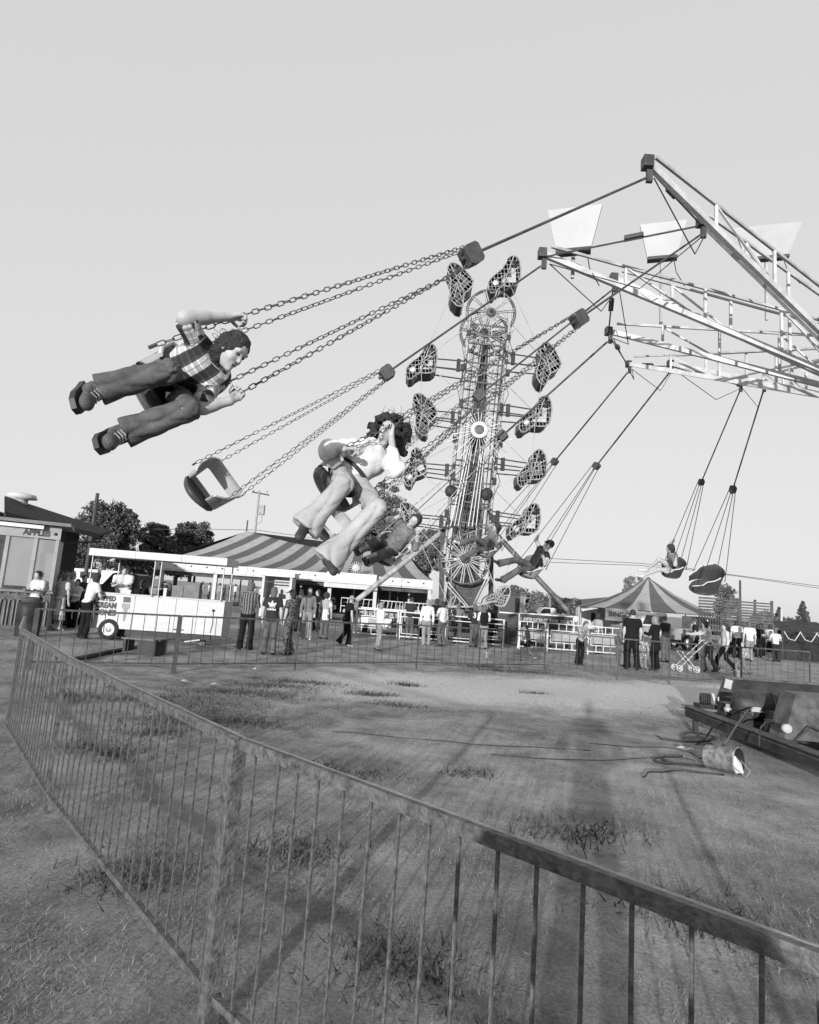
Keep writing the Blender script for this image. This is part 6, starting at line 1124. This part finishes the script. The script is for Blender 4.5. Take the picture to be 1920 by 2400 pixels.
P('person in white blouse and dark skirt at far right', 1806, 1548, 1.68, 60, dict(sm=WH, sleeve='long', lm=BLK, legs='skirt', skirt=.1, hair='mid', hm=HD, shoe=SHOEW, fem=True), GR_, arms=('front', 'front'))
P('dark dressed person right of the white blouse', 1830, 1536, 1.66, -30, dict(sm=DK, sleeve='long', lm=BLK, hair='mid', hm=HD, **FLA), GR_)
P('dark dressed person at the right edge by the awning', 1862, 1534, 1.68, 40, dict(sm=BLK, sleeve='long', lm=BLK, hair='mid', hm=HD, **FLA), GR_)
P('white haired person behind the pushchair', 1622, 1532, 1.45, 150, dict(sm=GR, sleeve='long', lm=DK, hair='mid', hm=HL, **FLA), GR_, arms=('cross', 'cross'))
GL_ = 'people queueing at the candy booth'
P('woman in white blouse and long pale skirt seen from behind', 132, 1476, 1.66, 15, dict(sm=OFF, sleeve='short', lm=STRIPE, legs='skirt', skirt=.2, hair='mid', hm=HB, fem=True, shoe=SHOEW), GL_)
P('fair person reaching up behind the pale skirted woman', 150, 1466, 1.70, 60, dict(sm=LG, sleeve='short', lm=DK, hair='mid', hm=HL, **FLA), GL_, arms=('front', 'front'))
P('boy in white shirt with dark collar at the booth', 166, 1472, 1.50, 200, dict(sm=WH, sleeve='long', lm=BLK, hair='mid', hm=HD, **FLA), GL_, arms=('front', 'front'))
P('dark dressed woman tucked beside the booth corner', 122, 1462, 1.72, 60, dict(sm=BLK, sleeve='long', lm=BLK, hair='mid', hm=HD, **FLA), GL_)
P('man in white shirt and black trousers leaning to the trailer', 193, 1497, 1.74, 35, dict(sm=WH, sleeve='short', lm=BLK, hair='mid', hm=HD, flare=.095, shoe=SHOED), GL_, arms=('front', 'down'), lean=12)
P('seller in white behind the booth window', 72, 1476, 1.66, 175, dict(sm=WH, sleeve='short', lm=DK, hair='short', hm=HD, shoe=SHOED), None, Y=17.4, arms=('front', 'front'))
GI = 'people behind the ice cream trailer'
for i, (px, lab, sm_, fc, hm_) in enumerate(((268, 'server in white bending behind the trailer counter', WH, 150, HD), (283, 'second server in white behind the trailer counter', WH, 200, HD), (319, 'man in black shirt and dark cap behind the counter', BLK, 10, HD), (372, 'dark shirted customer right of the middle roof post', DK, 120, HD), (392, 'dark figure leaning over the trailer counter', DK, -90, HB))):
    P(lab, px, 1480, 1.62, fc, dict(sm=sm_, sleeve='short', lm=BLK, hair='mid', hm=hm_, shoe=SHOED, **({'cap': BLK} if i == 2 else {})), GI, Y=(16.9 if i < 2 else 18.3), z=(.36 if i < 2 else 0), arms=('front', 'front'), lean=(12 if i in (0, 4) else 0))
GF = 'far crowd before the pavilion'
rr = random.Random(5); cloth_ = [WH, OFF, LG, GR, DK, WH]
far = [(488, 1410), (500, 1412), (512, 1408), (524, 1410), (536, 1412), (548, 1408), (596, 1412), (608, 1415), (700, 1422), (782, 1425), (690, 1412), (470, 1406)]
flab = ['leftmost of the far crowd under the canopy end', 'second figure of the far crowd from the left', 'third figure of the far crowd from the left', 'far figure just left of the plaid man', 'far figure touching the plaid man\'s left shoulder', 'far figure hidden behind the plaid man', 'far figure between the plaid man and the trefoil woman', 'far figure left of the white ticket booth', 'far figure right of the white ticket booth', 'far figure behind the woman in black', 'far figure leaning at the ticket booth', 'far figure behind the trailer roof post']
for i, (px, py) in enumerate(far):
    P(flab[i], px, py, rr.uniform(1.55, 1.78), rr.uniform(0, 360), dict(sm=cloth_[i % 6], sleeve='short', lm=(DENIMM, DK, DENIML)[i % 3], hair='mid', hm=HD, vox=.04), GF, arms=('down', 'front') if i % 2 else ('hip', 'down'))
ex = [(640, 1446, 1.70, 30, WH, DK, 'person in white shirt behind the trefoil woman'), (668, 1440, 1.66, 200, OFF, DENIMM, 'person in pale shirt near the ticket booth'), (730, 1446, 1.72, 120, DK, DK, 'dark figure behind the overalls man, left'), (775, 1440, 1.64, 10, GR, DENIM, 'grey shirted figure before the pavilion post'), (958, 1500, 1.70, 15, DK, DENIM, 'dark shirted man beside the woman with long white hair'), (1072, 1508, 1.62, 0, GR, DENIM, 'grey shirted figure left of the number jersey youth'), (1400, 1532, 1.6, 60, LG, DENIMM, 'pale shirted figure behind the white pipe barrier'), (1632, 1546, 1.7, -60, DK, BLK, 'dark figure behind the pushchair woman'), (1778, 1540, 1.66, 30, BLK, DENIM, 'dark shirted figure between the strolling men and the blouse'), (1846, 1544, 1.7, 200, OFF, BLK, 'pale shirted figure near the awning'), (180, 1466, 1.64, 120, DK, BLK, 'dark figure between the queue and the white shirted man'), (108, 1468, 1.6, 60, GR, BLK, 'grey figure pressed at the booth corner'), (142, 1458, 1.72, 160, LG, DK, 'pale shirted man deep in the booth queue'), (1560, 1552, 1.7, -20, DK, DENIM, 'dark shirted figure just right of the dark coat'), (1650, 1538, 1.74, 140, OFF, DENIM, 'pale shirted man facing us behind the pushchair woman'), (1712, 1534, 1.66, 60, DK, BLK, 'dark figure left of the strolling men'), (1790, 1536, 1.7, -40, LG, DENIMM, 'pale shirted figure behind the white blouse'), (1820, 1552, 1.5, 20, WH, DK, 'boy in white tee beside the white blouse')]
for i, (px, py, H_, fc, c1, c2, lab) in enumerate(ex):
    P(lab, px, py, H_, fc, dict(sm=c1, sleeve='short', lm=c2, hair=('mid', 'short', 'long')[i % 3], hl=.14, hm=(HD, HB)[i % 2], **FLA), 'extra onlookers', arms=(('down', 'hip'), ('front', 'down'), ('cross', 'cross'))[i % 3], lean=(i % 3)*5, look=fc+25*(i % 3-1))
J = pose((-.10, -.42, 0), 1.78, 17, ('hip', 'hip'), spread=.16); person('photographer behind the camera whose long shadow falls on the field', J, dict(s=1.02, vox=.03, sm=DK, sleeve='long', lm=DENIM, hair='short', hm=HD, shoe=SHOED))
# ------------------------------------------------------------------ prints on shirt backs, bag, pushchair
def back_print(root, J, fnc): fnc()
tj = stand(627, 1534, 1.70, -3, arms=('down', 'down'), spread=.12); s_ = 1.70/1.75; fwd = A((math.sin(R(-3)), math.cos(R(-3)), 0)); rgt = A((math.cos(R(-3)), -math.sin(R(-3)), 0)); ctr = lerp(tj['pelvis'], tj['neck'], .66)-fwd*.152*s_; two = A(tw.location)
def bp3(x, z, d=0.0): return Vector(ctr+rgt*x*1.0+A((0, 0, 1))*z-fwd*(d-.9*x*x)-two)
pr_ = MB()
for ang, L_, w_ in ((0, .15, .03), (-48, .14, .032), (48, .14, .032)):
    a = R(ang); dx, dz = math.sin(a), math.cos(a); n = 8; pts = []
    for i in range(n+1): t = i/n; hw = w_*math.sin(math.pi*min(1, t*.95+.02))**.8; pts.append((dx*L_*t, -.03+dz*L_*t, hw))
    vs = [bp3(x+dz*h, z-dx*h) for x, z, h in pts]+[bp3(x-dz*h, z+dx*h) for x, z, h in pts]; pr_.add(vs, [(i, i+1, n+2+i, n+1+i) for i in range(n)])
for i, z in enumerate((-.012, -.032, -.052)): pr_.add([bp3(-.07+.05*k, z) for k in range(4)]+[bp3(-.07+.05*k, z+.01) for k in range(4)], [(k, k+1, 5+k, 4+k) for k in range(3)])
pr_.build('trefoil_print', WHITE, tw)
text('print_lettering', 'adidas', .075, M4(bp3(0, -.10, .012), Vector(rgt), Vector((0, 0, 1)), Vector(-fwd)), WHITE, tw, .001, 1.15, bold=.004)
jj = stand(1108, 1516, 1.62, 8, arms=('front', 'front')); s_ = 1.62/1.75; fwd = A((math.sin(R(8)), math.cos(R(8)), 0)); rgt = A((math.cos(R(8)), -math.sin(R(8)), 0)); c0 = lerp(jj['pelvis'], jj['neck'], .66)-fwd*.158*s_-A(j3.location)
text('number_print', '3', .26, M4(Vector(c0), Vector(rgt), Vector((0, 0, 1)), Vector(-fwd)), WHITE, j3, .002, 1.0, bold=.01)
jr = stand(1131, 1521, 1.58, 2, arms=('front', 'front'))
for q in 'RL':
    Z = SDF(.02); Z.cap(jr['sh'+q], lerp(jr['sh'+q], jr['el'+q], .85), .075, .065).cap(lerp(jr['sh'+q], jr['neck'], .55), jr['sh'+q], .055, .07); Vv, F = Z.mesh(.022); link('white_sleeve', np_mesh('white_sleeve', Vv-A(rg_.location), F, WH), rg_)
bgp = stand(674, 1534, 1.66, -60, arms=('front', 'down')); hb_ = Vector(bgp['haR']); bg_ = thing('paper_bag', 'long white paper bag carried by the man in cap', 'bag', None, hb_); m_ = MB(); m_.prism([(-.02, -.08, .06), (.08, -.08, .04), (-.2, -.08, -.34), (-.30, -.08, -.30)], (0, .06, 0)); fixn(m_.build('sheet', WHITE, bg_)); m_ = MB(); m_.prism([(.0, -.1, .1), (.12, -.1, .06), (.06, -.1, -.12), (-.04, -.1, -.08)], (0, .04, 0)); fixn(m_.build('fold', OFF, bg_))
# pushchair
pg = gnd(1606, 1574); pc = thing('pushchair', 'white folding pushchair with double wheels', 'pushchair', None, (pg.x, pg.y, 0)); fr_ = mat('pushchair_white', .42, .4, .1, 8)
for y in (-.18, .18):
    for x in (-.26, .28):
        for d in (-.03, .03): w2 = MB().ring((x, y+d, .1), (0, 1, 0), .085, .016, 16, 6).build('wheel', fr_, pc); MB().lathe((x, y+d-.01, .1), (0, 1, 0), [(.001, 0), (.04, 0), (.04, .02), (.001, .02)], 10).build('hub', fr_, w2)
    MB().tube([(-.26, y, .1), (.12, y, .5), (.62, y, 1.0), (.72, y, 1.02)], .014, 6).build('frame_tube', fr_, pc); MB().tube([(.28, y, .1), (-.1, y, .5), (-.18, y, .62)], .014, 6).build('frame_tube', fr_, pc)
sg_ = MB(); sg_.add([(-.15, -.17, .34), (-.15, .17, .34), (.12, .17, .30), (.12, -.17, .30), (.26, .17, .68), (.26, -.17, .68)], [(0, 1, 2, 3), (3, 2, 4, 5)]); sg_.build('sling_seat', FLORALL, pc); MB().tube([(.72, -.18, 1.02), (.72, .18, 1.02)], .014, 6).build('handle', fr_, pc); MB().tube([(-.2, -.18, .5), (-.24, 0, .5), (-.2, .18, .5)], .012, 6).build('bumper_bar', fr_, pc)
